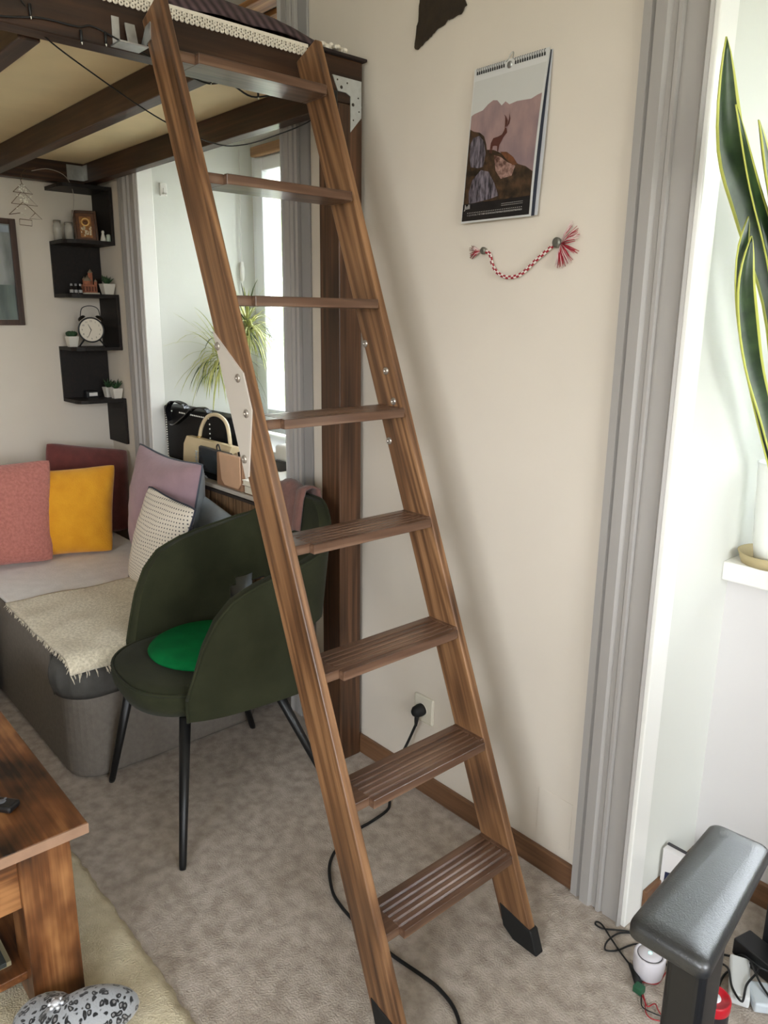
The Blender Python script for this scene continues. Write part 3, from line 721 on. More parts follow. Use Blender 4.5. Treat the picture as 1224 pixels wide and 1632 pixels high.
# leopard slippers/plush on the rug
leo = mat('snow_leopard_fleece', (190, 192, 194), .95, bump=.6, bscale=200, sheen=.4)
n_ = leo.node_tree; bsdf = n_.nodes['Principled BSDF']; tc_ = n_.nodes.new('ShaderNodeTexCoord'); mp_ = n_.nodes.new('ShaderNodeMapping'); mp_.inputs['Scale'].default_value = (1, 1, 1)
dn = n_.nodes.new('ShaderNodeTexNoise'); dn.inputs['Scale'].default_value = 30; vo = n_.nodes.new('ShaderNodeTexVoronoi'); vo.inputs['Scale'].default_value = 72; vo.feature = 'F1'
mxv = n_.nodes.new('ShaderNodeMix'); mxv.data_type = 'VECTOR'; mxv.inputs['Factor'].default_value = .03
L = n_.links; L.new(tc_.outputs['Object'], mp_.inputs[0]); L.new(mp_.outputs[0], dn.inputs['Vector']); L.new(mp_.outputs[0], mxv.inputs['A']); L.new(dn.outputs['Color'], mxv.inputs['B']); L.new(mxv.outputs['Result'], vo.inputs['Vector'])
rr_ = n_.nodes.new('ShaderNodeValToRGB'); k = rr_.color_ramp.elements; k[0].position = .18; k[0].color = (*lin((120, 118, 118)), 1); k[1].position = .50; k[1].color = (*lin((150, 152, 155)), 1)
q = k.new(.24); q.color = (*lin((14, 14, 16)), 1); q = k.new(.42); q.color = (*lin((16, 16, 18)), 1)
L.new(vo.outputs['Distance'], rr_.inputs[0]); L.new(rr_.outputs[0], bsdf.inputs['Base Color'])
plush = thing('leopard_slipper', 'grey and black leopard print plush slipper by the coffee table leg', 'slipper', (-1.37, .40, .02))
b = nb(); M_ = Matrix.Translation((-1.372, .400, .080)) @ Matrix.Rotation(math.radians(68), 4, 'Z')
bmesh.ops.create_uvsphere(b, u_segments=28, v_segments=16, radius=1)
for v in b.verts:
    c = v.co.copy(); w = 1-.22*max(0, -c.x); v.co = M_ @ Vector((c.x*.105, c.y*.054*w, c.z*.050*(1-.25*max(0, -c.x)) if c.z > 0 else c.z*.045))
obj('slipper_upper', b, leo, plush, smooth=True)
b = nb(); bmesh.ops.create_uvsphere(b, u_segments=20, v_segments=12, radius=1)
for v in b.verts: v.co = Matrix.Translation((-1.432, .335, .066)) @ Matrix.Rotation(math.radians(68), 4, 'Z') @ Vector((v.co.x*.065, v.co.y*.060, v.co.z*.036))
obj('slipper_cuff', b, leo, plush, smooth=True)
b = nb(); 
for a_ in range(6):
    lathe(b, (-1.40+.012*math.cos(a_*1.047), .350+.012*math.sin(a_*1.047), .120), [(0, -.004), (.005, 0), (.004, .004), (0, .006)], 8)
lathe(b, (-1.40, .350, .122), [(0, -.006), (.009, -.002), (.009, .004), (0, .008)], 10)
obj('crystal_button', b, mat('crystal', (210, 212, 216), .1, .3), plush)

# rug
b = nb(); NX, NY = 120, 60; rr = random.Random(5); G = []
for i in range(NX+1):
    row = []
    for j in range(NY+1):
        x = -2.75+2.55*i/NX; y = -.9+(.592+.9)*(j/NY)
        if j == NY: y += rr.uniform(-.004, .004)
        if i == NX: x += rr.uniform(-.004, .004)
        z = .016+rr.uniform(0, .003) if 0 < j < NY and 0 < i < NX else .006
        row.append(b.verts.new((x, y, z)))
    G.append(row)
for i in range(NX):
    for j in range(NY): f = b.faces.new((G[i][j], G[i+1][j], G[i+1][j+1], G[i][j+1])); f.smooth = True
rug = obj('rug', b, mat('rug_pile', (208, 195, 164), .95, bump=1, bscale=240, var=.06, vscale=24, detail=10, col2=(222, 210, 182)), base=(-1.6, -.1, .004), mods=[solid(.006, -1)])
tag(rug, 'cream beige short pile rug under the coffee table', 'rug')

# ================================================================ CORNER SHELF AND WHAT STANDS ON IT
sh_m = W3('espresso_wood', AX['x'], 21, c=((12, 8, 7), (22, 15, 12), (34, 24, 19)), rough=.6)
XC, YC = XL+.003, YW-.003
shf = thing('corner_shelf', 'dark espresso zigzag corner shelf hanging between the left wall and the window', 'shelf', (XC, YC, .87))
ZS = (2.07, 1.83, 1.59, 1.345, 1.095)
for z in ZS:
    pts = [(XC, YC), (XC, 1.335), (-3.76, 1.335)] + [(-3.76+.05*math.sin(a_), 1.385-.05*math.cos(a_)) for a_ in (.4, .8, 1.2, 1.57)] + [(-3.71, YC)]
    b = nb(); prism(b, [(x, y, z-.016) for x, y in pts], (0, 0, .016)); obj('shelf_board', b, sh_m, shf)
for za, zb, side in ((2.054, 1.83, 'r'), (1.814, 1.59, 'l'), (1.574, 1.345, 'r'), (1.329, 1.095, 'l'), (1.079, .868, 'r')):
    b = bx((XC, YC-.014, zb), (-3.71, YC, za)) if side == 'r' else bx((XC, 1.335, zb), (XC+.014, YC, za))
    obj('back_panel', b, sh_m, shf)
pot_m = mat('white_ceramic', (212, 208, 198), .3); leaf_d = mat('succulent_green', (34, 66, 34), .6, var=.25, vscale=40)
def sq_pot(loc, label, kind, w=.052, h=.05):
    t = thing('potted_succulent', label, 'plant', loc, 'small white pots on the corner shelf')
    x, y, z = loc; b = nb(); R_ = []
    for s, zz in ((.66, 0), (.70, .002), (1, h), (.90, h), (.88, h-.006)):
        R_.append([b.verts.new((x+sx_*w/2*s, y+sy_*w/2*s, z+zz)) for sx_, sy_ in ((-1, -1), (1, -1), (1, 1), (-1, 1))])
    for A, B in zip(R_, R_[1:]):
        for k in range(4): b.faces.new((A[k], A[(k+1) % 4], B[(k+1) % 4], B[k]))
    b.faces.new(R_[0][::-1]); b.faces.new(R_[-1]); obj('pot', b, pot_m, t, mods=[bevel(.003)])
    b = nb(); rr = random.Random(int(abs(x*1000)))
    if kind == 'rosette':
        for k in range(22):
            a_ = k*2.4; tilt = .15+.06*k**.8; L_ = .030; c0 = Vector((x, y, z+h-.004)); d = Vector((math.cos(a_)*math.sin(tilt), math.sin(a_)*math.sin(tilt), math.cos(tilt)))
            c0 = c0+Vector((math.cos(a_), math.sin(a_), 0))*.006
            tube(b, [c0, c0+d*L_*.55, c0+d*L_*.85, c0+d*L_], [.004, .009, .006, .001], 6)
    else:
        for k in range(20):
            a_ = rr.random()*6.3; tilt = rr.uniform(.1, .9); L_ = rr.uniform(.03, .055); c0 = Vector((x, y, z+h-.004)); d = Vector((math.cos(a_)*math.sin(tilt), math.sin(a_)*math.sin(tilt), math.cos(tilt)))
            tube(b, [c0, c0+d*L_*.5, c0+d*L_+Vector((0, 0, -.003))], [.004, .0045, .0008], 5)
    obj('leaves', b, leaf_d, t, kind='stuff' if False else None)
sq_pot((-3.815, 1.365, 1.345), 'small round succulent in a white square pot left of the alarm clock', 'rosette')
sq_pot((-3.755, 1.532, 1.59), 'spiky succulent in a white square pot beside the model castle', 'spiky', .06, .05)
sq_pot((-3.748, 1.535, 1.095), 'succulent in a white square pot on the lowest shelf, front one of two', 'spiky', .052, .05)
sq_pot((-3.83, 1.53, 1.095), 'succulent in a white square pot on the lowest shelf, rear one by the corner', 'spiky', .048, .05)
# alarm clock
ck = thing('alarm_clock', 'black twin bell alarm clock with a cream dial on the corner shelf', 'clock', (-3.79, 1.45, 1.345))
cc = Vector((-3.79, 1.452, 1.425)); ax_ = Vector((.93, -.37, .0)).normalized(); sd_ = Vector((-ax_.y, ax_.x, 0)); UP = Vector((0, 0, 1))
b = nb(); lathe(b, cc-ax_*.022, [(0, -.006), (.05, 0), (.060, .008), (.060, .040), (.056, .044), (.053, .040), (.053, .037)], 36, axis=ax_); obj('case', b, mat('clock_black', (16, 14, 14), .35), ck)
b = nb(); lathe(b, cc-ax_*.022, [(.0535, .036), (0, .036)], 36, axis=ax_); obj('dial', b, mat('dial_cream', (214, 206, 190), .6), ck)
fr_ = cc+ax_*.0145
def onface(a_, r): return fr_+(sd_*math.sin(a_)+UP*math.cos(a_))*r
dk = mat('dial_ink', (40, 36, 34), .6)
def textobj(name, body, size, M, m, parent, ext=.0002):
    cu = bpy.data.curves.new(name, 'FONT'); cu.body = body; cu.size = size; cu.extrude = ext; cu.align_x = 'CENTER'; cu.align_y = 'CENTER'
    tmp = bpy.data.objects.new(name+'_t', cu); C.objects.link(tmp)
    dg = bpy.context.evaluated_depsgraph_get(); me = bpy.data.meshes.new_from_object(tmp.evaluated_get(dg)); bpy.data.objects.remove(tmp)
    bm = bmesh.new(); bm.from_mesh(me); bm.transform(M); me.materials.clear()
    return obj(name, bm, m, parent)
def basis(o, x, y):
    x = x.normalized(); y = y.normalized(); z = x.cross(y); return Matrix(((x.x, y.x, z.x, o.x), (x.y, y.y, z.y, o.y), (x.z, y.z, z.z, o.z), (0, 0, 0, 1)))
dial_nums = nb()
for k in range(1, 13):
    textobj('numeral', str(k), .0115, basis(onface(-0*1+2*math.pi*k/12, .041), sd_, UP), dk, ck)
dial_nums.free()
for a_, r, w, nm in ((math.radians(-26), .030, .0022, 'hour_hand'), (math.radians(-155), .038, .0016, 'minute_hand')):
    b = nb(); tube(b, [fr_+ax_*.001, onface(a_, r)+ax_*.001], [w, w*.4], 6); obj(nm, b, dk, ck)
for s in (-1, 1):
    b = nb(); d = (UP*.8+sd_*.6*s).normalized(); lathe(b, cc+d*.062, [(.020, 0), (.019, .008), (.012, .014), (0, .016)], 20, axis=d); obj('bell', b, mat('clock_bell', (60, 54, 46), .3, .8), ck)
    b = nb(); tube(b, [cc+(-UP*.8+sd_*.6*s)*.056, cc+(-UP*.82+sd_*.62*s)*.096], [.004, .003], 8); obj('foot', b, black_m, ck)
b = nb(); tube(b, smoothpts([cc+(UP*.8-sd_*.6).normalized()*.075, cc+UP*.100-sd_*.035, cc+UP*.112, cc+UP*.100+sd_*.035, cc+(UP*.8+sd_*.6).normalized()*.075], 6), .0022, 6); obj('handle', b, black_m, ck)
# framed icon, generic haloed figure
ic = thing('icon_frame', 'small gilded icon of a haloed figure in a dark frame on the corner shelf', 'icon', (-3.80, 1.475, 1.83))
M_ = Matrix.Translation((-3.80, 1.475, 1.831)) @ Matrix.Rotation(math.radians(-62+90), 4, 'Z') @ Matrix.Rotation(math.radians(0), 4, 'X')
M_ = Matrix.Translation((-3.80, 1.472, 1.831)) @ basis(Vector((0, 0, 0)), Vector((.42, .91, 0)), Vector((-.12, .0, .99)))
w_, h_ = .052, .138
gold = mat('gilt', (168, 112, 46), .35, .6, var=.25, vscale=90); fr_m = mat('icon_frame_wood', (74, 44, 20), .35, var=.2, vscale=30)
for lo, hi in (((-w_, 0), (-w_+.011, h_)), ((w_-.011, 0), (w_, h_)), ((-w_+.011, 0), (w_-.011, .011)), ((-w_+.011, h_-.011), (w_-.011, h_))):
    obj('frame_rail', bx((lo[0], lo[1], -.010), (hi[0], hi[1], .010), .002, 2, M_), fr_m, ic)
obj('gilt_panel', bx((-w_+.011, .011, -.004), (w_-.011, h_-.011, .001), 0, 2, M_), mat('icon_ground', (92, 52, 22), .4, .2, var=.25, vscale=60), ic)
obj('inner_panel', bx((-.026, .018, .001), (.026, .112, .0018), 0, 2, M_), mat('icon_inner', (150, 98, 46), .4, .3, var=.3, vscale=80), ic)
b = nb(); lathe(b, M_ @ Vector((0, .088, .0018)), [(.020, 0), (.020, .001), (.013, .001), (.013, 0)], 24, axis=(M_.to_3x3() @ Vector((0, 0, 1)))); obj('halo', b, mat('halo_gold', (232, 186, 112), .3, .5), ic)
b = nb(); lathe(b, M_ @ Vector((0, .085, .0018)), [(.010, 0), (.010, .002), (0, .0025)], 16, axis=(M_.to_3x3() @ Vector((0, 0, 1)))); obj('face', b, mat('icon_face', (112, 70, 40), .6), ic)
rr = random.Random(2); b = nb()
for k in range(26):
    px, py = rr.uniform(-.022, .022), rr.uniform(.021, .066); s_ = rr.uniform(.0016, .004); box(b, (px-s_, py-s_*1.3, .0018), (px+s_, py+s_*1.3, .0028), 0, 1, 0, M_)
obj('robe_pattern', b, mat('robe_cream', (214, 200, 168), .5), ic)
# jars, figurine, tiny bottles
gl = mat('jar_glass', (205, 200, 190), .08, alpha=.45)
for lab, p, r, h in (('clear glass jar with a lid on the top shelf, beside the icon', (-3.85, 1.408, 1.83), .021, .085), ('pale hazy glass jar at the left end of the top shelf', (-3.87, 1.362, 1.83), .019, .092)):
    t = thing('glass_jar', lab, 'jar', p, 'glass jars on the top shelf')
    b = nb(); lathe(b, p, [(0, 0), (r, .001), (r, h*.74), (r*.78, h*.84), (r*.78, h*.9)], 20); obj('jar_body', b, gl, t)
    b = nb(); lathe(b, p, [(r*.86, h*.88), (r*.9, h), (0, h+.001)], 20); obj('lid', b, mat('jar_lid', (150, 142, 130), .3, .3), t)
    b = nb(); lathe(b, p, [(0, .003), (r*.85, .004), (r*.8, h*.5), (0, h*.52)], 14); obj('filling', b, mat('jar_fill', (166, 158, 146), .9, var=.35, vscale=150), t)
t = thing('angel_figurine', 'tiny white figurine at the foot of the icon', 'figurine', (-3.735, 1.522, 1.83))
b = nb(); lathe(b, (-3.735, 1.522, 1.83), [(0, 0), (.014, 0), (.012, .012), (.007, .030), (.005, .034), (.0075, .040), (.006, .047), (0, .050)], 16); obj('figure', b, pot_m, t)
b = nb(); lathe(b, (-3.722, 1.542, 1.83), [(0, 0), (.010, 0), (.010, .028), (.006, .032), (0, .033)], 14); obj('pale_green_cup', b, mat('pale_celadon', (170, 180, 166), .4), t)
for k, lab in enumerate(('leftmost of the three tiny dark bottles beside the castle', 'middle one of the three tiny dark bottles beside the castle', 'tiny dark bottle nearest the model castle')):
    p = Vector((-3.800, 1.378+.021*k, 1.59)); t = thing('tiny_bottle', lab, 'bottle', p, 'tiny bottles on the shelf')
    b = nb(); lathe(b, p, [(0, 0), (.0085, 0), (.0085, .026), (.004, .031), (.004, .038), (0, .038)], 14); obj('bottle_body', b, mat('bottle_dark', (28, 22, 22), .2), t)
    b = nb(); lathe(b, p, [(.0088, .006), (.0088, .020)], 14); obj('label', b, mat('bottle_label', (170, 168, 166), .6), t)
    b = nb(); lathe(b, p, [(.0055, .037), (.0055, .047), (0, .048)], 12); obj('cap', b, mat('bottle_cap', (150, 148, 150), .4), t)
cs = thing('model_castle', 'miniature terracotta castle with towers on a pale slab', 'model', (-3.81, 1.47, 1.59))
tc1 = mat('terracotta', (150, 92, 66), .8, var=.25, vscale=80); tc2 = mat('castle_stone', (146, 130, 108), .8, var=.2, vscale=60)
def rot_about(p, a_): return Matrix.Translation(p) @ Matrix.Rotation(a_, 4, 'Z')
M_ = rot_about((-3.825, 1.468, 1.5905), math.radians(-22))
obj('slab', bx((-.022, -.055, 0), (.022, .050, .008), .002, 2, M_), mat('slab_stone', (190, 180, 160), .6), cs)
obj('keep', bx((-.016, -.040, .008), (.016, .040, .045), .002, 2, M_), tc1, cs)
for px, py, w, h in ((-.004, .012, .010, .100), (-.004, -.016, .008, .070), (.006, .034, .007, .06), (.002, -.002, .016, .062)):
    b = nb(); box(b, (px-w, py-w, .045), (px+w, py+w, h), .001, 1, 0, M_); obj('tower', b, tc1, cs)
    b = nb(); lathe(b, M_ @ Vector((px, py, h)), [(w*1.3, 0), (0, w*1.9)], 8); obj('spire', b, tc2, cs)
b = nb()
for k in range(6): box(b, (.016, -.036+k*.013, .014), (.0175, -.029+k*.013, .036), .001, 1, 0, M_)
obj('arcade', b, mat('castle_arch', (94, 52, 38), .8), cs)
t = thing('small_black_box', 'small black box with a white label on the lowest corner shelf', 'box', (-3.86, 1.44, 1.095))
obj('box_body', bx((-3.885, 1.425, 1.0955), (-3.845, 1.485, 1.128), .002), black_m, t); obj('label', bx((-3.8448, 1.437, 1.103), (-3.8442, 1.478, 1.120)), white_pl, t)

# wire tree with lights hanging from the far bed beam
wt = thing('wire_tree', 'wire outline fir tree wrapped in tiny lights hanging from the far bed beam', 'ornament', (-3.76, 1.185, 2.08))
wm = mat('tree_wire', (96, 70, 44), .5)
def T2(u, v): return Vector((-3.76, 1.187+u, 1.872+v))     # plane parallel to the left wall
b = nb()
tri = [[(-.040, .140), (0, .178), (.042, .138), (-.040, .140)], [(-.052, .092), (-.002, .148), (.058, .090), (-.052, .092)], [(-.066, .045), (-.004, .100), (.022, .082)], [(.022, .082), (.072, .036), (.018, .034), (.045, .060)], [(-.066, .045), (-.02, .055)], [(-.024, .030), (.028, .028), (.026, .004), (-.026, .006), (-.024, .030)], [(.0, .178), (-.004, .192), (.003, .200), (.0, .212)]]
for pl_ in tri: tube(b, [T2(u*1.0, v) for u, v in pl_], .0015, 5)
obj('wire_outline', b, wm, wt)
b = nb(); rr = random.Random(8)
for k in range(34):
    lv = rr.choice([(.118, .030), (.118, .045), (.065, .05), (.160, .022)]); u = rr.uniform(-lv[1], lv[1])*.8; v = lv[0]+rr.uniform(-.018, .014)
    lathe(b, T2(u, v)+Vector((.003, 0, 0)), [(0, -.0045), (.0042, 0), (0, .0045)], 6)
obj('light_beads', b, mat('bead', (250, 246, 232), .15), wt, kind='stuff')
b = nb(); tube(b, smoothpts([T2(0, .212), (-3.77, 1.21, 2.11), (-3.785, 1.26, 2.125)], 5), .0012, 5); obj('hanging_thread', b, wm, wt)

# picture on the left wall
pf = thing('framed_photograph', 'dark brown framed grey photograph on the left wall', 'picture', (XL, .93, 1.44))
dkf = W3('picture_frame_wood', AX['z'], 2, c=((46, 30, 22), (66, 44, 33), (84, 58, 44)))
py0, py1, pz0, pz1 = .66, 1.186, 1.445, 1.915
for lo, hi in (((py0, pz0), (py0+.026, pz1)), ((py1-.026, pz0), (py1, pz1)), ((py0+.026, pz0), (py1-.026, pz0+.024)), ((py0+.026, pz1-.024), (py1-.026, pz1))):
    obj('frame_rail', bx((XL+.001, lo[0], lo[1]), (XL+.022, hi[0], hi[1]), .002), dkf, pf)
obj('photo', bx((XL+.001, py0+.026, pz0+.024), (XL+.010, py1-.026, pz1-.024)), mat('photo_grey', (92, 98, 96), .25, var=.45, vscale=9, stretch=(1, 1, .35), col2=(150, 154, 152)), pf)
b = nb(); box(b, (XL+.010, py0+.03, pz0+.026), (XL+.0112, py1-.03, pz0+.18)); obj('lower_scene', b, mat('photo_low', (104, 116, 112), .25, var=.4, vscale=12, stretch=(1, 1, .2)), pf)
b = nb(); box(b, (XL+.010, py0+.03, pz1-.06), (XL+.0112, py1-.03, pz1-.03)); obj('sky_band', b, mat('photo_sky', (150, 160, 170), .25, var=.2, vscale=12), pf)

# ================================================================ SIDEBOARD, BAGS, WINDOW PLANT
sbm = W3('sideboard_wood', AX['z'], 6, c=((66, 48, 34), (120, 92, 66), (158, 128, 96)))
sb_ = thing('sideboard', 'low sideboard with plank doors and a pale top standing in the left window niche', 'sideboard', (-2.85, 1.68, 0))
obj('top_board', bx((-3.385, 1.468, .832), (-2.335, 1.888, .848), .002), mat('sideboard_top', (190, 182, 170), .45, var=.05), sb_)
obj('carcass', bx((-3.37, 1.49, .02), (-2.35, 1.88, .832)), mat('sideboard_dark', (40, 32, 28), .6), sb_)
for k in range(7):
    x0 = -2.80+.064*k
    obj('plank', bx((x0, 1.474, .08), (x0+.060, 1.490, .815), .002), sbm, sb_)
for k in range(8):
    x0 = -3.37+.070*k
    obj('plank', bx((x0, 1.474, .08), (x0+.066, 1.490, .815), .002), sbm, sb_)
obj('edge_strip', bx((-3.385, 1.466, .818), (-2.335, 1.4735, .829)), mat('sideboard_strip', (58, 50, 46), .5), sb_)
ZB = .849
leather_k = mat('black_leather', (9, 9, 10), .5, bump=.1, bscale=90, spec=.2)
stud = mat('silver_stud', (240, 238, 230), .35)
# studded tote
tt = thing('studded_tote', 'large black tote bag edged with silver studs standing in the window niche', 'bag', (-3.12, 1.60, ZB))
b = nb(); prism(b, [(-3.36, 1.60, ZB), (-2.85, 1.60, ZB), (-2.78, 1.60, ZB+.245), (-3.375, 1.60, ZB+.245)], (0, .085, 0)); obj('bag_body', b, leather_k, tt, mods=[bevel(.012, 3)])
for k in range(20):
    b = nb(); lathe(b, (-3.345+k*.0002, 1.5985, ZB+.222-k*.0112), [(.0040, 0), (.003, .003), (0, .004)], 8, axis=Vector((0, -1, 0))); obj('stud', b, stud, tt)
for k in range(26):
    if 4 <= k <= 7: continue
    b = nb(); lathe(b, (-3.330+k*.0155, 1.5985, ZB+.224), [(.0038, 0), (.003, .003), (0, .004)], 8, axis=Vector((0, -1, 0))); obj('stud', b, stud, tt)
for k in range(7):
    b = nb(); lathe(b, (-2.935, 1.5985, ZB+.20-k*.02), [(.0040, 0), (.003, .003), (0, .004)], 8, axis=Vector((0, -1, 0))); obj('stud', b, stud, tt)
def strap(pts, w, th):
    pts = smoothpts(pts, 6); b = nb(); R_ = []
    for i, p in enumerate(pts):
        d = (pts[min(i+1, len(pts)-1)]-pts[max(i-1, 0)]).normalized(); s_ = Vector((0, 1, 0)); s_ = (s_-d*s_.dot(d)).normalized(); n_ = d.cross(s_)
        R_.append([b.verts.new(p+s_*a_*w/2+n_*c_*th/2) for a_, c_ in ((-1, -1), (1, -1), (1, 1), (-1, 1))])
    for A, B in zip(R_, R_[1:]):
        for k in range(4): b.faces.new((A[k], A[(k+1) % 4], B[(k+1) % 4], B[k]))
    b.faces.new(R_[0]); b.faces.new(R_[-1][::-1]); return b
gk = mat('black_patent_strap', (20, 20, 22), .15)
obj('handle', strap([(-3.29, 1.592, ZB+.18), (-3.285, 1.580, ZB+.235), (-3.24, 1.585, ZB+.272), (-3.19, 1.61, ZB+.262), (-3.17, 1.62, ZB+.235)], .026, .005), gk, tt)
obj('handle', strap([(-3.27, 1.590, ZB+.165), (-3.20, 1.575, ZB+.175), (-3.12, 1.580, ZB+.215), (-3.06, 1.59, ZB+.255), (-3.00, 1.61, ZB+.262), (-2.96, 1.62, ZB+.235)], .022, .005), gk, tt)
# beige handbag with a bent handle
hb = thing('beige_handbag', 'beige handbag with a curved top handle in front of the black tote', 'bag', (-2.85, 1.55, ZB))
bg_m = mat('beige_leather', (206, 186, 148), .4, var=.05, vscale=10); bg_d = mat('beige_leather_side', (150, 128, 98), .45)
b = nb(); prism(b, [(-3.02, 1.52, ZB), (-3.02, 1.585, ZB), (-3.02, 1.567, ZB+.135), (-3.02, 1.54, ZB+.138)], (.36, 0, 0)); obj('bag_body', b, bg_d, hb, mods=[bevel(.008, 3)])
b = nb(); prism(b, [(-3.03, 1.575, ZB+.125), (-3.03, 1.566, ZB+.146), (-3.03, 1.535, ZB+.147), (-3.03, 1.520, ZB+.115), (-3.03, 1.512, ZB+.03), (-3.03, 1.519, ZB+.03), (-3.03, 1.528, ZB+.112)], (.38, 0, 0)); obj('flap', b, bg_m, hb, mods=[bevel(.004, 2)])
b = nb(); tube(b, smoothpts([(-2.945, 1.553, ZB+.145), (-2.925, 1.553, ZB+.19), (-2.885, 1.553, ZB+.232), (-2.83, 1.553, ZB+.255), (-2.765, 1.553, ZB+.255), (-2.71, 1.553, ZB+.225), (-2.69, 1.553, ZB+.145)], 5), .0078, 10); obj('handle', b, mat('bone_handle', (214, 196, 160), .3), hb)
b = nb(); lathe(b, (-2.945, 1.553, ZB+.148), [(.013, 0), (.013, .005), (0, .006)], 14); obj('handle_ring', b, mat('gold_fitting', (190, 160, 100), .25, .8), hb)
# black purse with a chain
bp_ = thing('black_purse', 'small black purse with a silver chain between the beige handbag and the tan bag', 'bag', (-2.77, 1.51, ZB))
b = nb(); prism(b, [(-2.865, 1.502, ZB), (-2.865, 1.518, ZB), (-2.865, 1.515, ZB+.12), (-2.865, 1.505, ZB+.125)], (.26, 0, 0)); obj('bag_body', b, leather_k, bp_, mods=[bevel(.006, 2)])
b = nb(); prism(b, [(-2.858, 1.519, ZB+.118), (-2.858, 1.511, ZB+.130), (-2.858, 1.500, ZB+.126), (-2.858, 1.494, ZB+.03), (-2.858, 1.499, ZB+.03)], (.25, 0, 0)); obj('flap', b, mat('black_purse_flap', (34, 36, 40), .22), bp_, mods=[bevel(.003, 2)])
cp_ = smoothpts([(-2.862, 1.492, ZB+.105), (-2.855, 1.486, ZB+.075), (-2.835, 1.484, ZB+.052), (-2.80, 1.482, ZB+.028), (-2.765, 1.481, ZB+.012)], 5)
b = nb()
for i, p in enumerate(cp_): lathe(b, p, [(.0035, -.0015), (.0065, -.001), (.0065, .001), (.0035, .0015), (.0035, -.0015)], 8, axis=Vector((.3, 1 if i % 2 else .2, .9 if i % 2 == 0 else .1)))
obj('chain', b, metal_m, bp_)
# tan bag
tn = thing('tan_bag', 'small tan leather bag with a rounded flap standing at the front of the sideboard', 'bag', (-2.60, 1.49, ZB))
tan = mat('tan_leather', (204, 164, 132), .5, var=.06, vscale=14); tan_d = mat('tan_leather_side', (150, 112, 84), .55)
b = nb(); prism(b, [(-2.672, 1.474, ZB), (-2.672, 1.50, ZB), (-2.672, 1.494, ZB+.132), (-2.672, 1.478, ZB+.132)], (.19, 0, 0)); obj('bag_body', b, tan_d, tn, mods=[bevel(.005, 2)])
b = nb(); prism(b, [(-2.635, 1.473, ZB+.135), (-2.48, 1.473, ZB+.135), (-2.48, 1.473, ZB+.03), (-2.50, 1.473, ZB+.010), (-2.60, 1.473, ZB+.010), (-2.622, 1.473, ZB+.03)], (0, -.006, 0)); obj('flap', b, tan, tn, mods=[bevel(.003, 2)])
b = nb(); tube(b, smoothpts([(-2.68, 1.487, ZB+.13), (-2.682, 1.487, ZB+.15), (-2.668, 1.487, ZB+.158), (-2.655, 1.487, ZB+.135)], 5), .003, 8); obj('ring', b, black_m, tn)
# books and things by the window
def book(label, lo, hi, col, M=None):
    t = thing('book', label, 'book', ((lo[0]+hi[0])/2, (lo[1]+hi[1])/2, lo[2]), 'books on the sideboard')
    h = hi[2]-lo[2]; cv = mat('cover_%d_%d_%d' % col, col, .5)
    b = nb(); box(b, lo, (hi[0], hi[1], lo[2]+.0025)); box(b, (lo[0], lo[1], hi[2]-.0025), hi); box(b, (lo[0], hi[1]-.0025, lo[2]), (hi[0], hi[1], hi[2])); obj('cover', b, cv, t)
    obj('pages', bx((lo[0]+.003, lo[1]+.003, lo[2]+.0025), (hi[0]-.003, hi[1]-.0025, hi[2]-.0025)), mat('paper', (222, 214, 196), .9), t)
book('brown book under the white one beside the tan bag', (-2.47, 1.475, ZB), (-2.345, 1.60, ZB+.032), (110, 84, 62))
book('white book lying on the brown one beside the tan bag', (-2.475, 1.472, ZB+.0322), (-2.35, 1.59, ZB+.052), (222, 214, 200))
book('white magazine on the sideboard close to the window sill', (-2.60, 1.62, ZB), (-2.36, 1.80, ZB+.03), (226, 222, 214))
t = thing('grey_tray', 'dark grey tray under a white case on the sideboard', 'tray', (-2.60, 1.83, ZB)); obj('tray_body', bx((-2.78, 1.808, ZB), (-2.44, 1.885, ZB+.045), .004), mat('tray_grey', (78, 76, 74), .6), t)
t = thing('white_case', 'rounded white case on the grey tray by the window', 'case', (-2.60, 1.83, ZB+.0455)); obj('case_body', bx((-2.77, 1.812, ZB+.0455), (-2.45, 1.882, ZB+.115), .015, 4), mat('case_white', (228, 226, 218), .4), t, smooth=True)
t = thing('magenta_scarf', 'crumpled magenta scarf on the white case by the window', 'scarf', (-2.58, 1.84, ZB+.116))
b = nb(); rr = random.Random(4)
for k in range(5):
    cz = ZB+.125+.012*k; tube(b, smoothpts([(-2.66+.01*k, 1.84, cz), (-2.62, 1.825-.004*k, cz+.006), (-2.57, 1.85, cz-.002), (-2.52-.01*k, 1.835, cz)], 5), [.009]*16, 8)
obj('scarf_folds', b, fabric('magenta_cloth', (150, 36, 84), .2, 40, .3, 200, .1), t)
t = thing('black_stand', 'thin black stand on the sideboard behind the magenta scarf', 'stand', (-2.66, 1.86, ZB+.116)); b = nb(); tube(b, [(-2.70, 1.862, ZB+.118), (-2.70, 1.862, ZB+.24)], .004, 8); tube(b, [(-2.70, 1.862, ZB+.20), (-2.67, 1.862, ZB+.16)], .003, 8); lathe(b, (-2.735, 1.862, ZB+.118), [(0, 0), (.012, 0), (.010, .04), (.006, .06), (0, .062)], 12); obj('stand_body', b, black_m, t)

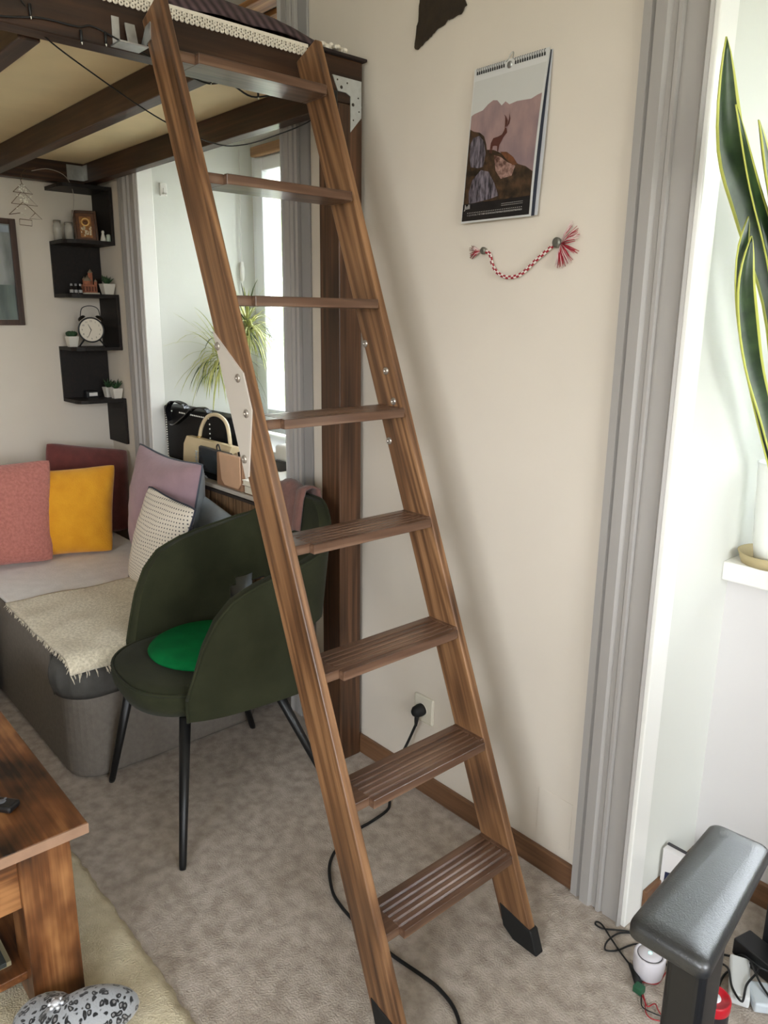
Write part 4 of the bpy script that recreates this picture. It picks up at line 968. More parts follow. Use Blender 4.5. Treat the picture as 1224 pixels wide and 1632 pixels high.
# dragon tree on the sill
dr = thing('dragon_tree', 'spiky variegated dragon tree with arching leaves on the left window sill', 'plant', (-3.20, 1.97, .915))
b = nb(); lathe(b, (-3.20, 1.975, .9155), [(0, 0), (.055, 0), (.075, .12), (.070, .12), (.066, .112), (0, .112)], 24); obj('pot', b, mat('grey_pot', (120, 118, 112), .6), dr)
b = nb(); tube(b, smoothpts([(-3.20, 1.975, 1.02), (-3.205, 1.97, 1.2), (-3.19, 1.96, 1.40), (-3.185, 1.955, 1.50)], 5), .009, 8); tube(b, smoothpts([(-3.215, 1.975, 1.02), (-3.26, 1.92, 1.16), (-3.29, 1.88, 1.33)], 5), .008, 8); obj('stem', b, mat('dracaena_stem', (150, 150, 110), .8, bump=.4, bscale=60), dr)
def blade(bm, p0, d, L_, w, droop, mi=0, seg=7):
    p = Vector(p0); d = Vector(d).normalized(); side = d.cross(Vector((0, 0, 1))); side = side.normalized() if side.length > .05 else Vector((1, 0, 0)); prev = None
    for i in range(seg+1):
        t_ = i/seg; ww = w*(1-t_)**.6*(.6+.4*min(1, t_*4)); a_, c_ = bm.verts.new(p-side*ww), bm.verts.new(p+side*ww)
        if prev: f = bm.faces.new((prev[0], prev[1], c_, a_)); f.material_index = mi; f.smooth = True
        prev = (a_, c_); d = (d+Vector((0, 0, -droop))).normalized(); p = p+d*(L_/seg)
lf = mat('dracaena_leaf', (168, 178, 92), .45, var=.2, vscale=20, col2=(214, 212, 140)); lf2 = mat('dracaena_leaf_dark', (74, 88, 50), .45)
for c0, n_l, L0, L1 in (((-3.185, 1.955, 1.475), 120, .14, .27), ((-3.29, 1.88, 1.33), 130, .16, .34)):
    rr = random.Random(int(c0[2]*100)); b = nb()
    for k in range(n_l):
        a_ = k*2.39996; el = rr.uniform(-.2, 1.45); L_ = rr.uniform(L0, L1)
        d = (math.cos(a_)*math.cos(el), math.sin(a_)*math.cos(el)*.7, math.sin(el))
        blade(b, (c0[0], c0[1], c0[2]-rr.uniform(0, .07)), d, L_, .0058, rr.uniform(.12, .40), 0 if rr.random() < .75 else 1)
    for v in b.verts:
        v.co.x = max(v.co.x, LX0+.02); v.co.y = min(v.co.y, YG-.03)
    obj('leaf_rosette', b, [lf, lf2], dr, mods=[solid(.0006, 0)])

# ================================================================ WALL THINGS
# calendar
cal = thing('wall_calendar', 'wall calendar with a photograph of an ibex on rocks before pink mountains', 'calendar', (-1.345, YW-.004, 1.745))
# hangs a little askew and bellies away from the wall at the right edge
def cp(u, v, d=0):
    """u 0..1 left to right, v 0..1 bottom to top on the calendar sheet"""
    x = (-1.462+.020*v)+(.225+.003*v)*u; z = 1.738+.359*v
    return Vector((x, YW-.010-.010*(1-v)-.012*u*(1-v)*v*2-d, z))
def sheet(bm, poly, d, mi=0):
    vs = [bm.verts.new(cp(u, v, d)) for u, v in poly]; f = bm.faces.new(vs); f.material_index = mi
def quadgrid(bm, u0, v0, u1, v1, d, n=8, mi=0):
    G = [[bm.verts.new(cp(u0+(u1-u0)*i/n, v0+(v1-v0)*j/n, d)) for j in range(n+1)] for i in range(n+1)]
    for i in range(n):
        for j in range(n): bm.faces.new((G[i][j], G[i+1][j], G[i+1][j+1], G[i][j+1])).material_index = mi
b = nb(); quadgrid(b, 0, 0, 1, 1, 0); obj('page', b, mat('calendar_page', (206, 206, 204), .5), cal, mods=[solid(.0006, 1)])
for k in range(3):
    b = nb(); G = [[b.verts.new(Vector((cp(.03+i*.0+.97*i/6+.008*k, v, 0).x+.006*k*(1-v)*(i/6)*(1 if v < .95 else 0)+.010*(i == 6)*math.sin(v*3.14)*k/3, cp(i/6, v).y+.003+.0022*k, cp(0, v).z+.001*k))) for v in (0, .2, .4, .6, .8, .985)] for i in range(7)]
    for i in range(6):
        for j in range(5): b.faces.new((G[i][j], G[i+1][j], G[i+1][j+1], G[i][j+1]))
    obj('page', b, mat('calendar_under_%d' % k, ((214, 214, 212), (44, 48, 60), (190, 192, 196))[k], .5), cal, mods=[solid(.0008, 1)])
# printed picture: sky, far mountains, rocks, ibex, dark foot band
def ptri(name, poly, m, d, n=1):
    b = nb(); vs = [b.verts.new(cp(u, v, d)) for u, v in poly]; f = b.faces.new(vs); bmesh.ops.triangulate(b, faces=[f]); return obj(name, b, m, cal)
V = lambda x, y: ((x-100)/970, 1-((y+420)/1995))        # print layout measured on the sheet itself
sky = mat('print_sky', (196, 196, 192), .5); 
b = nb(); quadgrid(b, .015, .012, .985, .92, .0008); obj('print_sky', b, sky, cal)
mt = mat('print_mountain', (138, 118, 122), .5, var=.14, vscale=22, stretch=(1, 1, .5), col2=(160, 132, 128))
top = [(0, .705), (.06, .715), (.18, .725), (.25, .755), (.32, .772), (.38, .765), (.45, .725), (.50, .745), (.56, .72), (.66, .728), (.74, .725), (.85, .72), (.93, .735), (.985, .74)]
b = nb(); n = len(top)
for lo in range(8):
    pass
G = [[b.verts.new(cp(max(.015, u), .012+(v-.012)*j/6, .0012)) for j in range(7)] for u, v in top]
for i in range(n-1):
    for j in range(6): b.faces.new((G[i][j], G[i+1][j], G[i+1][j+1], G[i][j+1]))
obj('print_mountains', b, mt, cal)
rock_d = mat('print_rock', (58, 44, 38), .5, var=.5, vscale=70, stretch=(1, 1, .4), col2=(98, 78, 70), detail=8)
rock_l = mat('print_rock_pale', (60, 54, 60), .5, var=.5, vscale=90, stretch=(1.6, 1, .4), col2=(122, 114, 124), detail=8)
moss = mat('print_moss', (40, 32, 20), .5, var=.4, vscale=50, col2=(78, 56, 38), detail=8)
sl_top = [(.015, .62), (.08, .60), (.17, .585), (.24, .555), (.285, .50), (.30, .465), (.40, .455), (.46, .44), (.55, .415), (.64, .395), (.72, .355), (.78, .335), (.88, .315), (.985, .275)]
b = nb(); G = [[b.verts.new(cp(u, .012+(v-.012)*j/5, .0016)) for j in range(6)] for u, v in sl_top]
for i in range(len(sl_top)-1):
    for j in range(5): b.faces.new((G[i][j], G[i+1][j], G[i+1][j+1], G[i][j+1]))
obj('print_rocks', b, moss, cal)
ptri('print_boulder', [(.04, .52), (.08, .56), (.17, .565), (.25, .52), (.29, .44), (.27, .36), (.20, .355), (.08, .37), (.05, .43)], rock_l, .0019)
ptri('print_boulder', [(.08, .20), (.12, .28), (.24, .34), (.36, .32), (.46, .24), (.54, .155), (.40, .14), (.10, .125)], rock_l, .0020)
ptri('print_boulder', [(.42, .42), (.52, .40), (.62, .36), (.74, .33), (.70, .27), (.55, .26), (.46, .32)], mat('print_rust', (110, 72, 60), .5, var=.5, vscale=90, col2=(160, 128, 118), detail=8), .0020)
ptri('print_ridge', [(.50, .435), (.60, .425), (.70, .385), (.77, .335), (.70, .335), (.60, .38)], mat('print_ochre', (104, 64, 40), .5, var=.3, vscale=60), .0022)
def IB(P): return [(.345+(u-.345)*1.45, .44+(v-.44)*1.12) for u, v in P]
_pt = ptri
def ptri(name, poly, m, d, n=1): return _pt(name, IB(poly) if name in ('print_ibex', 'print_horn') else poly, m, d, n)
ibx = mat('print_ibex', (84, 46, 38), .5)
ptri('print_ibex', [(.345, .440), (.350, .470), (.352, .495), (.372, .520), (.420, .523), (.455, .530), (.472, .548), (.480, .565), (.495, .560), (.505, .535), (.490, .525), (.470, .510), (.455, .490), (.440, .475), (.435, .440), (.425, .440), (.420, .470), (.395, .475), (.375, .475), (.370, .435), (.362, .435), (.362, .470), (.355, .440)], ibx, .0026)
ptri('print_horn', [(.478, .562), (.495, .575), (.500, .600), (.480, .625), (.455, .640), (.470, .625), (.485, .600), (.482, .578)], ibx, .0027)
ptri('print_horn', [(.490, .562), (.515, .580), (.522, .610), (.505, .640), (.510, .610), (.500, .580)], ibx, .0027)
b = nb(); quadgrid(b, .015, .012, .985, .128, .0024, 6); obj('print_foot_band', b, mat('print_black', (20, 17, 17), .5), cal)
ink = mat('print_white_ink', (176, 172, 168), .6)
def calM(u, v, d=.0030):
    o = cp(u, v, d); return basis(o, cp(u+.05, v, d)-cp(u-.05, v, d), cp(u, v+.05, d)-cp(u, v-.05, d))
textobj('month_name', 'Juli', .016, calM(.085, .105), ink, cal)
days = ['%d' % k for k in range(1, 32)]
for k in range(31):
    u = .10+.026*k
    textobj('day_number', days[k], .0052, calM(u, .048), ink, cal)
b = nb()
for k in range(31):
    u = .10+.026*k; o_ = calM(u, .064); box(b, (-.0012, -.0008, 0), (.0012, .0008, .0001), 0, 1, 0, o_)
for u0, u1, v in ((.60, .90, .100), (.60, .90, .088)):
    for k in range(24): o_ = calM(u0+(u1-u0)*k/24, v); box(b, (-.0010, -.0005, 0), (.0009, .0005, .0001), 0, 1, 0, o_)
obj('weekday_dots', b, ink, cal)
# wire-o comb and hanger
b = nb()
for k in range(30):
    u = .05+.90*k/29
    if .44 < u < .56: continue
    p = cp(u, .985, .001); lathe(b, p, [(.0042, -.0006), (.0050, 0), (.0042, .0006), (.0042, -.0006)], 10, axis=Vector((1, 0, 0)))
    box(b, (p.x-.0018, p.y-.0022, p.z-.010), (p.x+.0018, p.y-.0014, p.z-.003))
obj('wire_comb', b, mat('comb_metal', (52, 52, 54), .35, .6), cal)
b = nb(); tube(b, smoothpts([cp(.44, .99, .001), cp(.47, 1.0, .001), cp(.48, 1.03, -.002), cp(.5, 1.045, -.004), cp(.52, 1.03, -.002), cp(.53, 1.0, .001), cp(.56, .99, .001)], 5), .0010, 6)
lathe(b, cp(.5, .965, .0015), [(.008, 0), (.008, .0006), (0, .0006)], 16, axis=Vector((0, -1, 0))); obj('hanger', b, metal_m, cal)

# braided red and white cord
bc = thing('braided_cord', 'red and white braided cord with two metal beads and tassels pinned under the calendar', 'cord ornament', (-1.26, YW-.003, 1.65))
K = smoothpts([(-1.394, YW-.010, 1.668), (-1.368, YW-.010, 1.660), (-1.358, YW-.010, 1.635), (-1.340, YW-.010, 1.613), (-1.305, YW-.010, 1.600), (-1.262, YW-.010, 1.607), (-1.215, YW-.010, 1.640), (-1.165, YW-.010, 1.672)], 10)
redm, whm = mat('cord_red', (150, 26, 44), .8), mat('cord_white', (222, 212, 204), .85)
D_ = [0]
for p, q in zip(K, K[1:]): D_.append(D_[-1]+(q-p).length)
K2 = []; d_ = 0
while d_ < D_[-1]:
    i_ = max(i for i in range(len(D_)) if D_[i] <= d_); i_ = min(i_, len(K)-2); K2.append(K[i_].lerp(K[i_+1], (d_-D_[i_])/(D_[i_+1]-D_[i_]))); d_ += .0085
K = K2; b = nb()
for i in range(len(K)-1):
    p, q = K[i], K[i+1]; d = (q-p).normalized(); s_ = d.cross(Vector((0, 1, 0)))
    nseg = 1
    for sg in (-1, 1):
        for c_ in range(2):
            o_ = p+s_*sg*.0026+(q-p)*(c_*.5); e_ = o_+(q-p)*.5+s_*(-sg)*.0012
            tube(b, [o_, (o_+e_)/2+Vector((0, -.0016, 0)), e_], [.0016, .0030, .0016], 6, mi=(i+c_+(sg > 0)) % 2)
obj('braid', b, [redm, whm], bc)
for p in ((-1.388, YW-.012, 1.668), (-1.160, YW-.012, 1.674)):
    r = .0085 if p[0] < -1.3 else .0115
    b = nb(); lathe(b, p, [(0, -.003), (r, -.003), (r*1.05, .003), (r*.8, .006), (r*.35, .007), (0, .005)], 20, axis=Vector((0, -1, 0))); obj('metal_bead', b, mat('bead_pewter', (120, 118, 108), .4, .6), bc)
rr = random.Random(12)
for c0, dirs in (((-1.397, YW-.010, 1.668), [(-1, 0, .35), (-1, 0, -.3), (-1, 0, .1), (-1, 0, -.5)]), ((-1.150, YW-.010, 1.672), [(.7, 0, 1), (1, 0, .6), (1, 0, .2), (.8, 0, -.4), (.5, 0, -1), (.2, 0, -1), (-.1, 0, -1), (.6, 0, -.8)])):
    b = nb(); L_ = .040 if c0[0] < -1.3 else .058
    for d in dirs:
        for k in range(9):
            dd = Vector((d[0]+rr.uniform(-.16, .16), rr.uniform(-.12, .02), d[2]+rr.uniform(-.16, .16))).normalized(); e_ = Vector(c0)+dd*L_*rr.uniform(.7, 1)
            e_.y = min(e_.y, YW-.003); m_ = (Vector(c0)+e_)/2+Vector((0, -.004, rr.uniform(-.003, .003)))
            tube(b, [c0, m_, e_], [.0012, .0013, .0007], 4, mi=0 if (dirs.index(d)+k // 6) % 2 else 1)
    obj('tassel', b, [redm, mat('tassel_pale', (206, 182, 178), .9)], bc)

# dark hide-like cut-out
hd = thing('wall_cutout', 'dark brown ragged cut-out with a hole hanging high on the wall above the calendar', 'wall decoration', (-1.58, YW-.003, 2.20))
OUT = [(-1.668, 2.195), (-1.655, 2.188), (-1.64, 2.196), (-1.62, 2.205), (-1.60, 2.212), (-1.585, 2.222), (-1.565, 2.222), (-1.548, 2.232), (-1.53, 2.234), (-1.50, 2.236), (-1.483, 2.252), (-1.492, 2.268), (-1.512, 2.272), (-1.520, 2.284), (-1.512, 2.31), (-1.52, 2.34), (-1.50, 2.36), (-1.52, 2.42), (-1.64, 2.43), (-1.662, 2.38), (-1.645, 2.34), (-1.650, 2.30), (-1.652, 2.27), (-1.662, 2.23)]
rr = random.Random(6); ragged = []
for i, (x, z) in enumerate(OUT):
    x2, z2 = OUT[(i+1) % len(OUT)]
    for k in range(3): t_ = k/3; ragged.append((x+(x2-x)*t_+rr.uniform(-.002, .002), z+(z2-z)*t_+rr.uniform(-.002, .002)))
b = nb(); hole = [(-1.583+.026*math.cos(a_*math.pi/8), 2.325+.034*math.sin(a_*math.pi/8)) for a_ in range(16)]
vo_ = [b.verts.new((x, YW-.003, z)) for x, z in ragged]; vi_ = [b.verts.new((x, YW-.003, z)) for x, z in hole]
es = [b.edges.new((vo_[i], vo_[(i+1) % len(vo_)])) for i in range(len(vo_))]+[b.edges.new((vi_[i], vi_[(i+1) % 16])) for i in range(16)]
bmesh.ops.triangle_fill(b, use_beauty=True, edges=es)
obj('cutout_sheet', b, mat('dark_hide', (44, 33, 20), .7, bump=.5, bscale=60, var=.25, vscale=30), hd, mods=[solid(.004, 1)])

# wall socket, plug and lead
so = thing('wall_socket', 'white square wall socket low on the wall behind the ladder', 'socket', (-1.567, YW, .25))
M_ = Matrix.Translation((-1.567, YW, .293)) @ basis(Vector((0, 0, 0)), Vector((1, 0, 0)), Vector((0, 0, 1)))
obj('face_plate', bx((-.042, -.045, -.0), (.042, .045, .009), .007, 3, M_), mat('socket_white', (214, 208, 192), .35), so)
b = nb(); lathe(b, (-1.572, YW-.009, .290), [(.0225, 0), (.0225, .001), (.020, .0012), (.0195, -.004), (0, -.004)], 28, axis=Vector((0, -1, 0))); obj('socket_well', b, mat('socket_white', (0, 0, 0)), so)
pg = thing('black_plug_lead', 'black plug in the wall socket, its lead looping round the ladder foot', 'cable', (-1.57, YW-.02, .0))
b = nb(); lathe(b, (-1.572, YW-.008, .292), [(0, 0), (.019, 0), (.0205, .012), (.018, .030), (.012, .038), (0, .040)], 24, axis=Vector((0, -1, 0))); obj('plug_body', b, rubber, pg)
b = nb(); tube(b, [(-1.572, YW-.028, .288), (-1.573, YW-.032, .262), (-1.575, YW-.032, .240)], [.010, .007, .0045], 10); obj('strain_relief', b, rubber, pg)
b = nb(); tube(b, smoothpts([(-1.575, YW-.032, .245), (-1.60, YW-.045, .17), (-1.615, YW-.075, .10), (-1.60, YW-.12, .03), (-1.575, 1.43, .008), (-1.555, 1.40, .006), (-1.545, 1.33, .006), (-1.542, 1.26, .006), (-1.52, 1.18, .006), (-1.475, 1.115, .006), (-1.395, 1.062, .006), (-1.34, 1.045, .006), (-1.28, 1.038, .006), (-1.20, 1.034, .006), (-1.119, 1.040, .006), (-1.04, 1.052, .006), (-.984, 1.056, .006), (-.92, 1.042, .006), (-.865, 1.00, .006), (-.83, .93, .006), (-.80, .82, .006)], 8), .0045, 8); obj('lead', b, rubber, pg)

# ================================================================ RIGHT NICHE: SNAKE PLANT
sp_ = thing('snake_plant', 'tall variegated snake plant in a frosted white pot on the right window sill', 'plant', (-.722, 1.93, .915))
pc = Vector((-.722, 1.935, .915))
b = nb(); lathe(b, pc, [(0, .0), (.075, .0), (.085, .028), (.081, .028), (.072, .006), (0, .006)], 32); obj('saucer', b, mat('straw_saucer', (176, 160, 120), .7, bump=.5, bscale=60), sp_)
b = nb(); lathe(b, pc+Vector((0, 0, .008)), [(0, 0), (.046, 0), (.052, .04), (.064, .24), (.066, .246), (.062, .246), (.058, .236), (.040, .225), (0, .225)], 36); obj('pot', b, mat('frosted_pot', (232, 234, 230), .35), sp_)
snake = mat('snake_leaf', (40, 62, 36), .35, var=.3, vscale=26, stretch=(1, 1, 1.2), col2=(52, 74, 42)); sedge = mat('snake_leaf_edge', (196, 200, 96), .4)
def sleaf(pts, w, face, twist=0):
    """leaf strip along pts; face = direction the blade's flat side looks to"""
    pts = smoothpts(pts, 5); n = len(pts); b = nb(); rows = []
    for i, p in enumerate(pts):
        t_ = i/(n-1); d = (pts[min(i+1, n-1)]-pts[max(i-1, 0)]).normalized(); f = Vector(face); f = Matrix.Rotation(twist*t_, 3, d) @ (f-d*f.dot(d)).normalized(); s_ = d.cross(f)
        ww = w*(.55+.45*math.sin(min(1, t_*1.6)*math.pi/2))*(1 if t_ < .6 else max(0, 1-((t_-.6)/.4)**1.8)); ww = max(ww, .0006)
        rows.append([b.verts.new(p+s_*ww*a_-f*(abs(a_)**2)*ww*-.35) for a_ in (-1, -.80, -.4, 0, .4, .80, 1)])
    for A, B in zip(rows, rows[1:]):
        for k in range(6): q = b.faces.new((A[k], A[k+1], B[k+1], B[k])); q.smooth = True; q.material_index = 1 if k in (0, 5) else 0
    return obj('leaf', b, [snake, sedge], sp_, mods=[solid(.003, 0)])
z0 = 1.13
F_ = (.75, -.65, .1)
sleaf([(-.725, 1.925, z0), (-.735, 1.79, 1.50), (-.745, 1.62, 1.70), (-.745, 1.505, 1.82), (-.742, 1.448, 1.985)], .034, F_)
sleaf([(-.715, 1.93, z0), (-.70, 1.80, 1.38), (-.70, 1.66, 1.60), (-.70, 1.52, 1.745), (-.70, 1.425, 1.865)], .020, F_, .6)
sleaf([(-.71, 1.93, z0), (-.69, 1.78, 1.42), (-.685, 1.64, 1.64), (-.685, 1.53, 1.78), (-.68, 1.475, 1.845)], .024, F_, .9)
sleaf([(-.735, 1.91, z0), (-.74, 1.76, 1.33), (-.735, 1.63, 1.50), (-.73, 1.575, 1.62), (-.735, 1.60, 1.70)], .026, (.9, -.4, .0), .3)
sleaf([(-.73, 1.92, z0), (-.725, 1.78, 1.29), (-.72, 1.66, 1.42), (-.715, 1.58, 1.56), (-.71, 1.57, 1.66)], .022, (.9, -.4, .0), -.4)
sleaf([(-.70, 1.95, z0), (-.67, 1.88, 1.45), (-.64, 1.80, 1.75), (-.62, 1.74, 1.95)], .028, F_, .3)
sleaf([(-.69, 1.94, z0), (-.65, 1.80, 1.42), (-.62, 1.66, 1.66), (-.60, 1.56, 1.80)], .028, F_, -.3)

# ================================================================ FLOOR THINGS AT THE RIGHT
wb = thing('white_box', 'small white box with a dark blue print in the right niche', 'box', (-.78, 1.80, 0))
obj('box_body', bx((-.805, 1.70, .001), (-.70, 1.728, .163), .001), mat('box_white', (216, 212, 212), .6), wb)
b = nb(); prism(b, [(-.795, 1.6995, .02), (-.70, 1.6995, .02), (-.70, 1.6995, .128), (-.793, 1.6995, .098)], (0, -.0006, 0)); obj('blue_print', b, mat('navy_print', (28, 34, 62), .5), wb)
b = nb(); box(b, (-.805, 1.720, .1631), (-.70, 1.728, .1665)); obj('dark_lid_edge', b, mat('box_lid_dark', (50, 48, 52), .5), wb)
dc = thing('white_round_device', 'white round device with a green light on the carpet beside the armrest', 'device', (-.70, 1.45, 0))
p = Vector((-.695, 1.463, 0)); b = nb(); lathe(b, p, [(0, 0), (.026, 0), (.033, .008), (.036, .03), (.0365, .058), (.033, .0615), (.029, .060), (.028, .057), (.0265, .0605), (.012, .062), (0, .0622)], 36); obj('device_body', b, mat('device_white', (206, 202, 208), .4), dc)
b = nb(); lathe(b, p, [(.0292, .0585), (.0270, .0608)], 36); obj('dark_ring', b, mat('ring_dark', (70, 66, 72), .4), dc)
b = nb(); lathe(b, p, [(.004, .0622), (.0035, .0628), (0, .063)], 14); obj('status_light', b, mat('green_led', (120, 240, 210), .4, emit=1.6), dc)
rc = thing('red_black_can', 'black canister with a red lid and white sticker beside the armrest post', 'canister', (-.53, 1.42, 0))
p = Vector((-.527, 1.424, 0)); b = nb(); lathe(b, p, [(0, 0), (.032, 0), (.034, .004), (.034, .076)], 36); obj('can_body', b, mat('can_black', (30, 30, 38), .35), rc)
b = nb(); lathe(b, p, [(.0345, .074), (.0355, .078), (.0355, .096), (.034, .099), (.031, .099), (.030, .096), (0, .0955)], 36); obj('red_lid', b, mat('lid_red', (190, 22, 40), .35), rc)
b = nb(); lathe(b, p, [(.015, .0957), (.015, .0964), (0, .0965)], 28); obj('sticker', b, mat('sticker_white', (226, 228, 232), .5), rc)
b = nb()
for k in range(3): q = p+Vector((-.004+.001*k, -.005+.005*k, .0965)); box(b, (q.x-.006, q.y-.0012, q.z), (q.x+.006, q.y+.0012, q.z+.0003))
obj('sticker_print', b, mat('sticker_blue', (96, 130, 160), .5), rc)
def cable(name, label, pts, r, m, n=8, cat='cable'):
    b = nb(); tube(b, smoothpts(pts, n), r, 7); o = obj(name, b, m, base=pts[0]); return tag(o, label, cat)
blk = mat('cable_black', (16, 16, 17), .5); redw = mat('wire_red', (150, 30, 36), .5)
z = .005
cable('thin_cable', 'thin black cable making a narrow loop on the carpet left of the armrest', [(-.76, 1.56, z), (-.794, 1.542, z), (-.82, 1.519, z), (-.843, 1.499, z), (-.862, 1.498, z), (-.865, 1.508, z), (-.848, 1.506, z+.003), (-.809, 1.485, z+.003), (-.764, 1.464, z), (-.735, 1.452, z)], .0022, blk)
cable('thin_cable', 'thin black cable curling in a wide loop beside the white device', [(-.76, 1.555, z), (-.791, 1.537, z), (-.808, 1.514, z), (-.812, 1.476, z), (-.804, 1.450, z), (-.792, 1.444, z+.004), (-.779, 1.468, z), (-.769, 1.501, z), (-.755, 1.525, z), (-.72, 1.54, z), (-.68, 1.52, z), (-.66, 1.50, z)], .0022, blk)
t = thing('barrel_connector', 'black barrel connector with a green end on the carpet in front of the white device', 'connector', (-.71, 1.43, 0))
b = nb(); tube(b, [(-.737, 1.453, .006), (-.715, 1.436, .009), (-.69, 1.413, .010)], [.004, .008, .009], 10); obj('connector_body', b, blk, t)
obj('green_terminal', bx((-.694, 1.393, .001), (-.672, 1.413, .018), .002), mat('terminal_green', (30, 84, 56), .5), t)
cable('red_wire', 'thin red wires curling from the green connector towards the armrest post', [(-.674, 1.398, z), (-.656, 1.384, z), (-.641, 1.362, z), (-.624, 1.358, z), (-.600, 1.373, z), (-.57, 1.39, z)], .0014, redw, cat='wire')
cable('red_wire', 'thin red wire looping up beside the armrest post', [(-.670, 1.400, z), (-.648, 1.379, z), (-.640, 1.398, z), (-.625, 1.386, z+.003), (-.610, 1.380, z), (-.58, 1.37, z)], .0014, redw, cat='wire')
cable('dark_wire', 'thin black wire twisted with the red ones at the connector', [(-.672, 1.396, z), (-.655, 1.37, z), (-.628, 1.372, z+.002), (-.605, 1.384, z)], .0014, blk, cat='wire')
cable('red_wire', 'short red wire curving behind the white round device', [(-.69, 1.43, z), (-.668, 1.447, z), (-.664, 1.462, z), (-.667, 1.49, z), (-.670, 1.53, z)], .0016, redw, cat='wire')
cable('black_cable', 'black cable looping over the white power brick at the right edge', [(-.567, 1.552, z), (-.574, 1.60, z), (-.556, 1.65, .012), (-.531, 1.644, .036), (-.516, 1.634, .036), (-.516, 1.575, .036), (-.505, 1.528, .03), (-.535, 1.544, .034), (-.566, 1.592, .03), (-.596, 1.622, z)], .0026, blk)
cable('black_cable', 'black cable running right across the power bricks', [(-.605, 1.651, z), (-.582, 1.668, z), (-.56, 1.659, .03), (-.522, 1.642, .04), (-.495, 1.655, .03), (-.45, 1.67, z)], .0026, blk)
cable('black_cable', 'black cable dropping to the right bottom corner from the bricks', [(-.540, 1.65, .036), (-.522, 1.625, .04), (-.495, 1.60, .036), (-.46, 1.58, .03)], .0026, blk)
t = thing('power_brick', 'long white power strip lying under black cables at the right edge', 'power strip', (-.54, 1.59, 0))
M_ = Matrix.Translation((-.540, 1.595, .001)) @ Matrix.Rotation(math.radians(-66), 4, 'Z')
obj('strip_body', bx((-.062, -.022, 0), (.062, .022, .030), .006, 3, M_), mat('strip_white', (212, 214, 214), .4), t)
t = thing('pale_adapter', 'pale blue grey plastic adapter beside the white power strip', 'adapter', (-.49, 1.60, 0))
M_ = Matrix.Translation((-.488, 1.588, .001)) @ Matrix.Rotation(math.radians(-50), 4, 'Z')
obj('adapter_body', bx((-.034, -.024, 0), (.034, .024, .026), .006, 3, M_), mat('adapter_pale', (196, 204, 210), .35), t)
t = thing('black_block', 'black rectangular adapter block on the carpet near the right edge', 'adapter', (-.54, 1.70, 0))
M_ = Matrix.Translation((-.505, 1.685, .001)) @ Matrix.Rotation(math.radians(-14), 4, 'Z')
obj('block_body', bx((-.085, -.030, 0), (.085, .030, .045), .004, 2, M_), mat('block_black', (20, 20, 22), .4), t)
t = thing('dark_case', 'tall dark case standing in the right niche at the frame edge', 'case', (-.45, 1.80, 0))
obj('case_body', bx((-.555, 1.745, .002), (-.30, 1.872, .19), .006), mat('case_dark', (30, 31, 35), .45), t)

# office chair
oc = thing('office_chair', 'black office chair, its padded armrest in the lower right foreground', 'chair', (-.10, .88, 0))
b = nb(); OUT = [(-.425, .817), (-.315, .823), (-.360, 1.118), (-.452, 1.111)]
def rpoly(P, r, n=6):
    out = []
    m = len(P)
    for i in range(m):
        a_, p, c_ = Vector(P[i-1]), Vector(P[i]), Vector(P[(i+1) % m]); u = (a_-p).normalized(); v = (c_-p).normalized()
        p0, p1 = p+u*r, p+v*r
        for k in range(n+1): t_ = k/n; out.append((p0*(1-t_)**2+p*2*t_*(1-t_)+p1*t_*t_))
    return out
P_ = rpoly(OUT, .017); cen = sum(P_, Vector((0, 0)))/len(P_)
R_ = []
for d_, zz in ((.008, .697), (.002, .698), (0, .701), (0, .714), (.0015, .7185), (.005, .7225), (.011, .7245), (.03, .7255)):
    R_.append([b.verts.new((cen.x+(p.x-cen.x)*(1-d_/.052), cen.y+(p.y-cen.y)*(1-d_/.155), zz)) for p in P_])
for A, B in zip(R_, R_[1:]):
    for k in range(len(P_)): f = b.faces.new((A[k], A[(k+1) % len(P_)], B[(k+1) % len(P_)], B[k])); f.smooth = True
b.faces.new(R_[0][::-1]); b.faces.new(R_[-1])
pu = mat('armrest_pu', (32, 33, 35), .40, bump=.12, bscale=420, var=.10, vscale=400, spec=.95)
obj('armrest_pad', b, pu, oc)
obj('armrest_post', bx((-.419, .93, .36), (-.360, .998, .699), .012, 4), mat('post_black', (24, 24, 26), .38), oc)
obj('armrest_bracket', bx((-.41, .92, .352), (-.10, .98, .372), .005), black_m, oc)
b = nb(); P_ = rpoly([(-.330, .60), (.15, .60), (.15, 1.062), (-.330, 1.062)], .09, 8); prism(b, [(p.x, p.y, .395) for p in P_], (0, 0, .095)); obj('seat', b, mat('seat_fabric_black', (20, 20, 21), .8, bump=.3, bscale=300), oc, mods=[bevel(.03, 4)], smooth=True)
b = nb(); P_ = rpoly([(-.16, 1.075), (.14, 1.075), (.14, 1.14), (-.16, 1.14)], .03, 4); prism(b, [(p.x, p.y, .56) for p in P_], (0, 0, .50)); obj('backrest', b, mat('seat_fabric_black', (0, 0, 0)), oc, mods=[bevel(.02, 3)])
obj('back_bar', bx((-.05, 1.06, .375), (.03, 1.085, .62)), black_m, oc)
b = nb(); tube(b, [(-.09, .83, .09), (-.09, .83, .40)], .028, 14); obj('gas_column', b, black_m, oc)
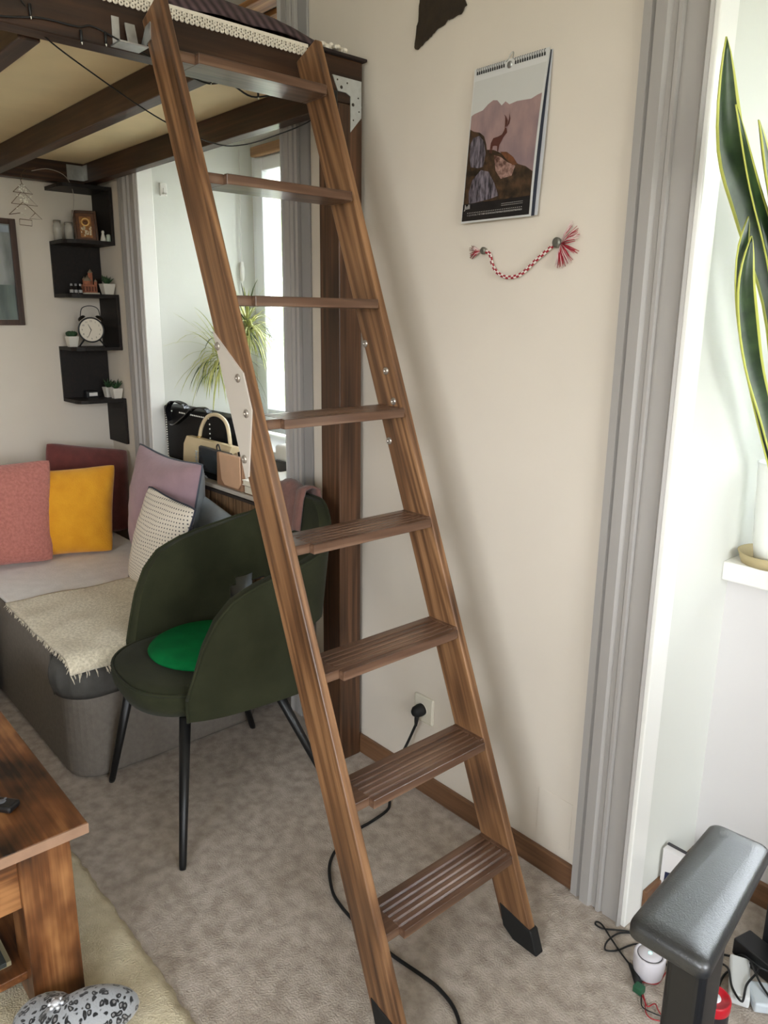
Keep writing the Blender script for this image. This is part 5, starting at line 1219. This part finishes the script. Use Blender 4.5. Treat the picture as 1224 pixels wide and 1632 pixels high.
for k in range(5):
    a_ = k*2*math.pi/5-1.2; e_ = (-.09+.27*math.cos(a_), .83+.27*math.sin(a_)); b = nb(); tube(b, [(-.09, .83, .10), (e_[0], e_[1], .075)], [.028, .016], 8); lg = obj('base_leg', b, black_m, oc)
    b = nb(); lathe(b, (e_[0], e_[1]-.012, .028), [(0, 0), (.026, 0), (.028, .012), (.026, .024), (0, .024)], 16, axis=Vector((0, 1, 0))); tube(b, [(e_[0], e_[1], .05), (e_[0], e_[1], .08)], .009, 8); obj('caster', b, black_m, lg)

# small nail mark on the wall strip between trim and post
# ================================================================ OUTSIDE
for i, (lab, cx_, cy_, r, hc) in enumerate((('green leafy tree outside the left window', -10.3, 7.5, .75, 1.2), ('leafy green tree beyond the right window', 4.2, 9.0, 2.2, 3.0))):
    t = thing('garden_tree', lab, 'tree', (cx_, cy_, -3.0))
    b = nb(); tube(b, [(cx_, cy_, -3.0), (cx_, cy_, hc)], [.16, .08], 8); obj('trunk', b, mat('bark', (90, 74, 56), .9), t)
    b = nb(); rr = random.Random(i+20)
    for k in range(2600):
        a_, e_, q = rr.random()*6.283, rr.uniform(-1, 1), r*rr.uniform(.45, 1)**.5; c = Vector((cx_+q*math.cos(a_)*math.sqrt(1-e_*e_), cy_+q*math.sin(a_)*math.sqrt(1-e_*e_), hc+q*e_*(4.0 if i == 0 else 1.4)))
        d1 = Vector((rr.uniform(-1, 1), rr.uniform(-1, 1), rr.uniform(-1, 1))).normalized()*.09; d2 = d1.orthogonal().normalized()*.05
        b.faces.new([b.verts.new(c-d1), b.verts.new(c+d2), b.verts.new(c+d1), b.verts.new(c-d2)])
    obj('foliage', b, mat('tree_leaf', (150, 190, 84), .6, var=.3, vscale=3), t, kind='stuff')
t = thing('sky_blocking_house', 'pale house added across the courtyard to block sky light from the windows', 'sky blocker', (-8, 16, -3))  # added facade that holds back sky light, so the niches stay dimmer
obj('facade', bx((-34, 15, -3), (22, 22, 7.5)), mat('render_pale', (226, 224, 216), .9), t)
g = nb(); box(g, (-40, 2.6, -3.1), (40, 60, -3.0)); struct('ground_outside', g, mat('courtyard', (136, 134, 122), .95))
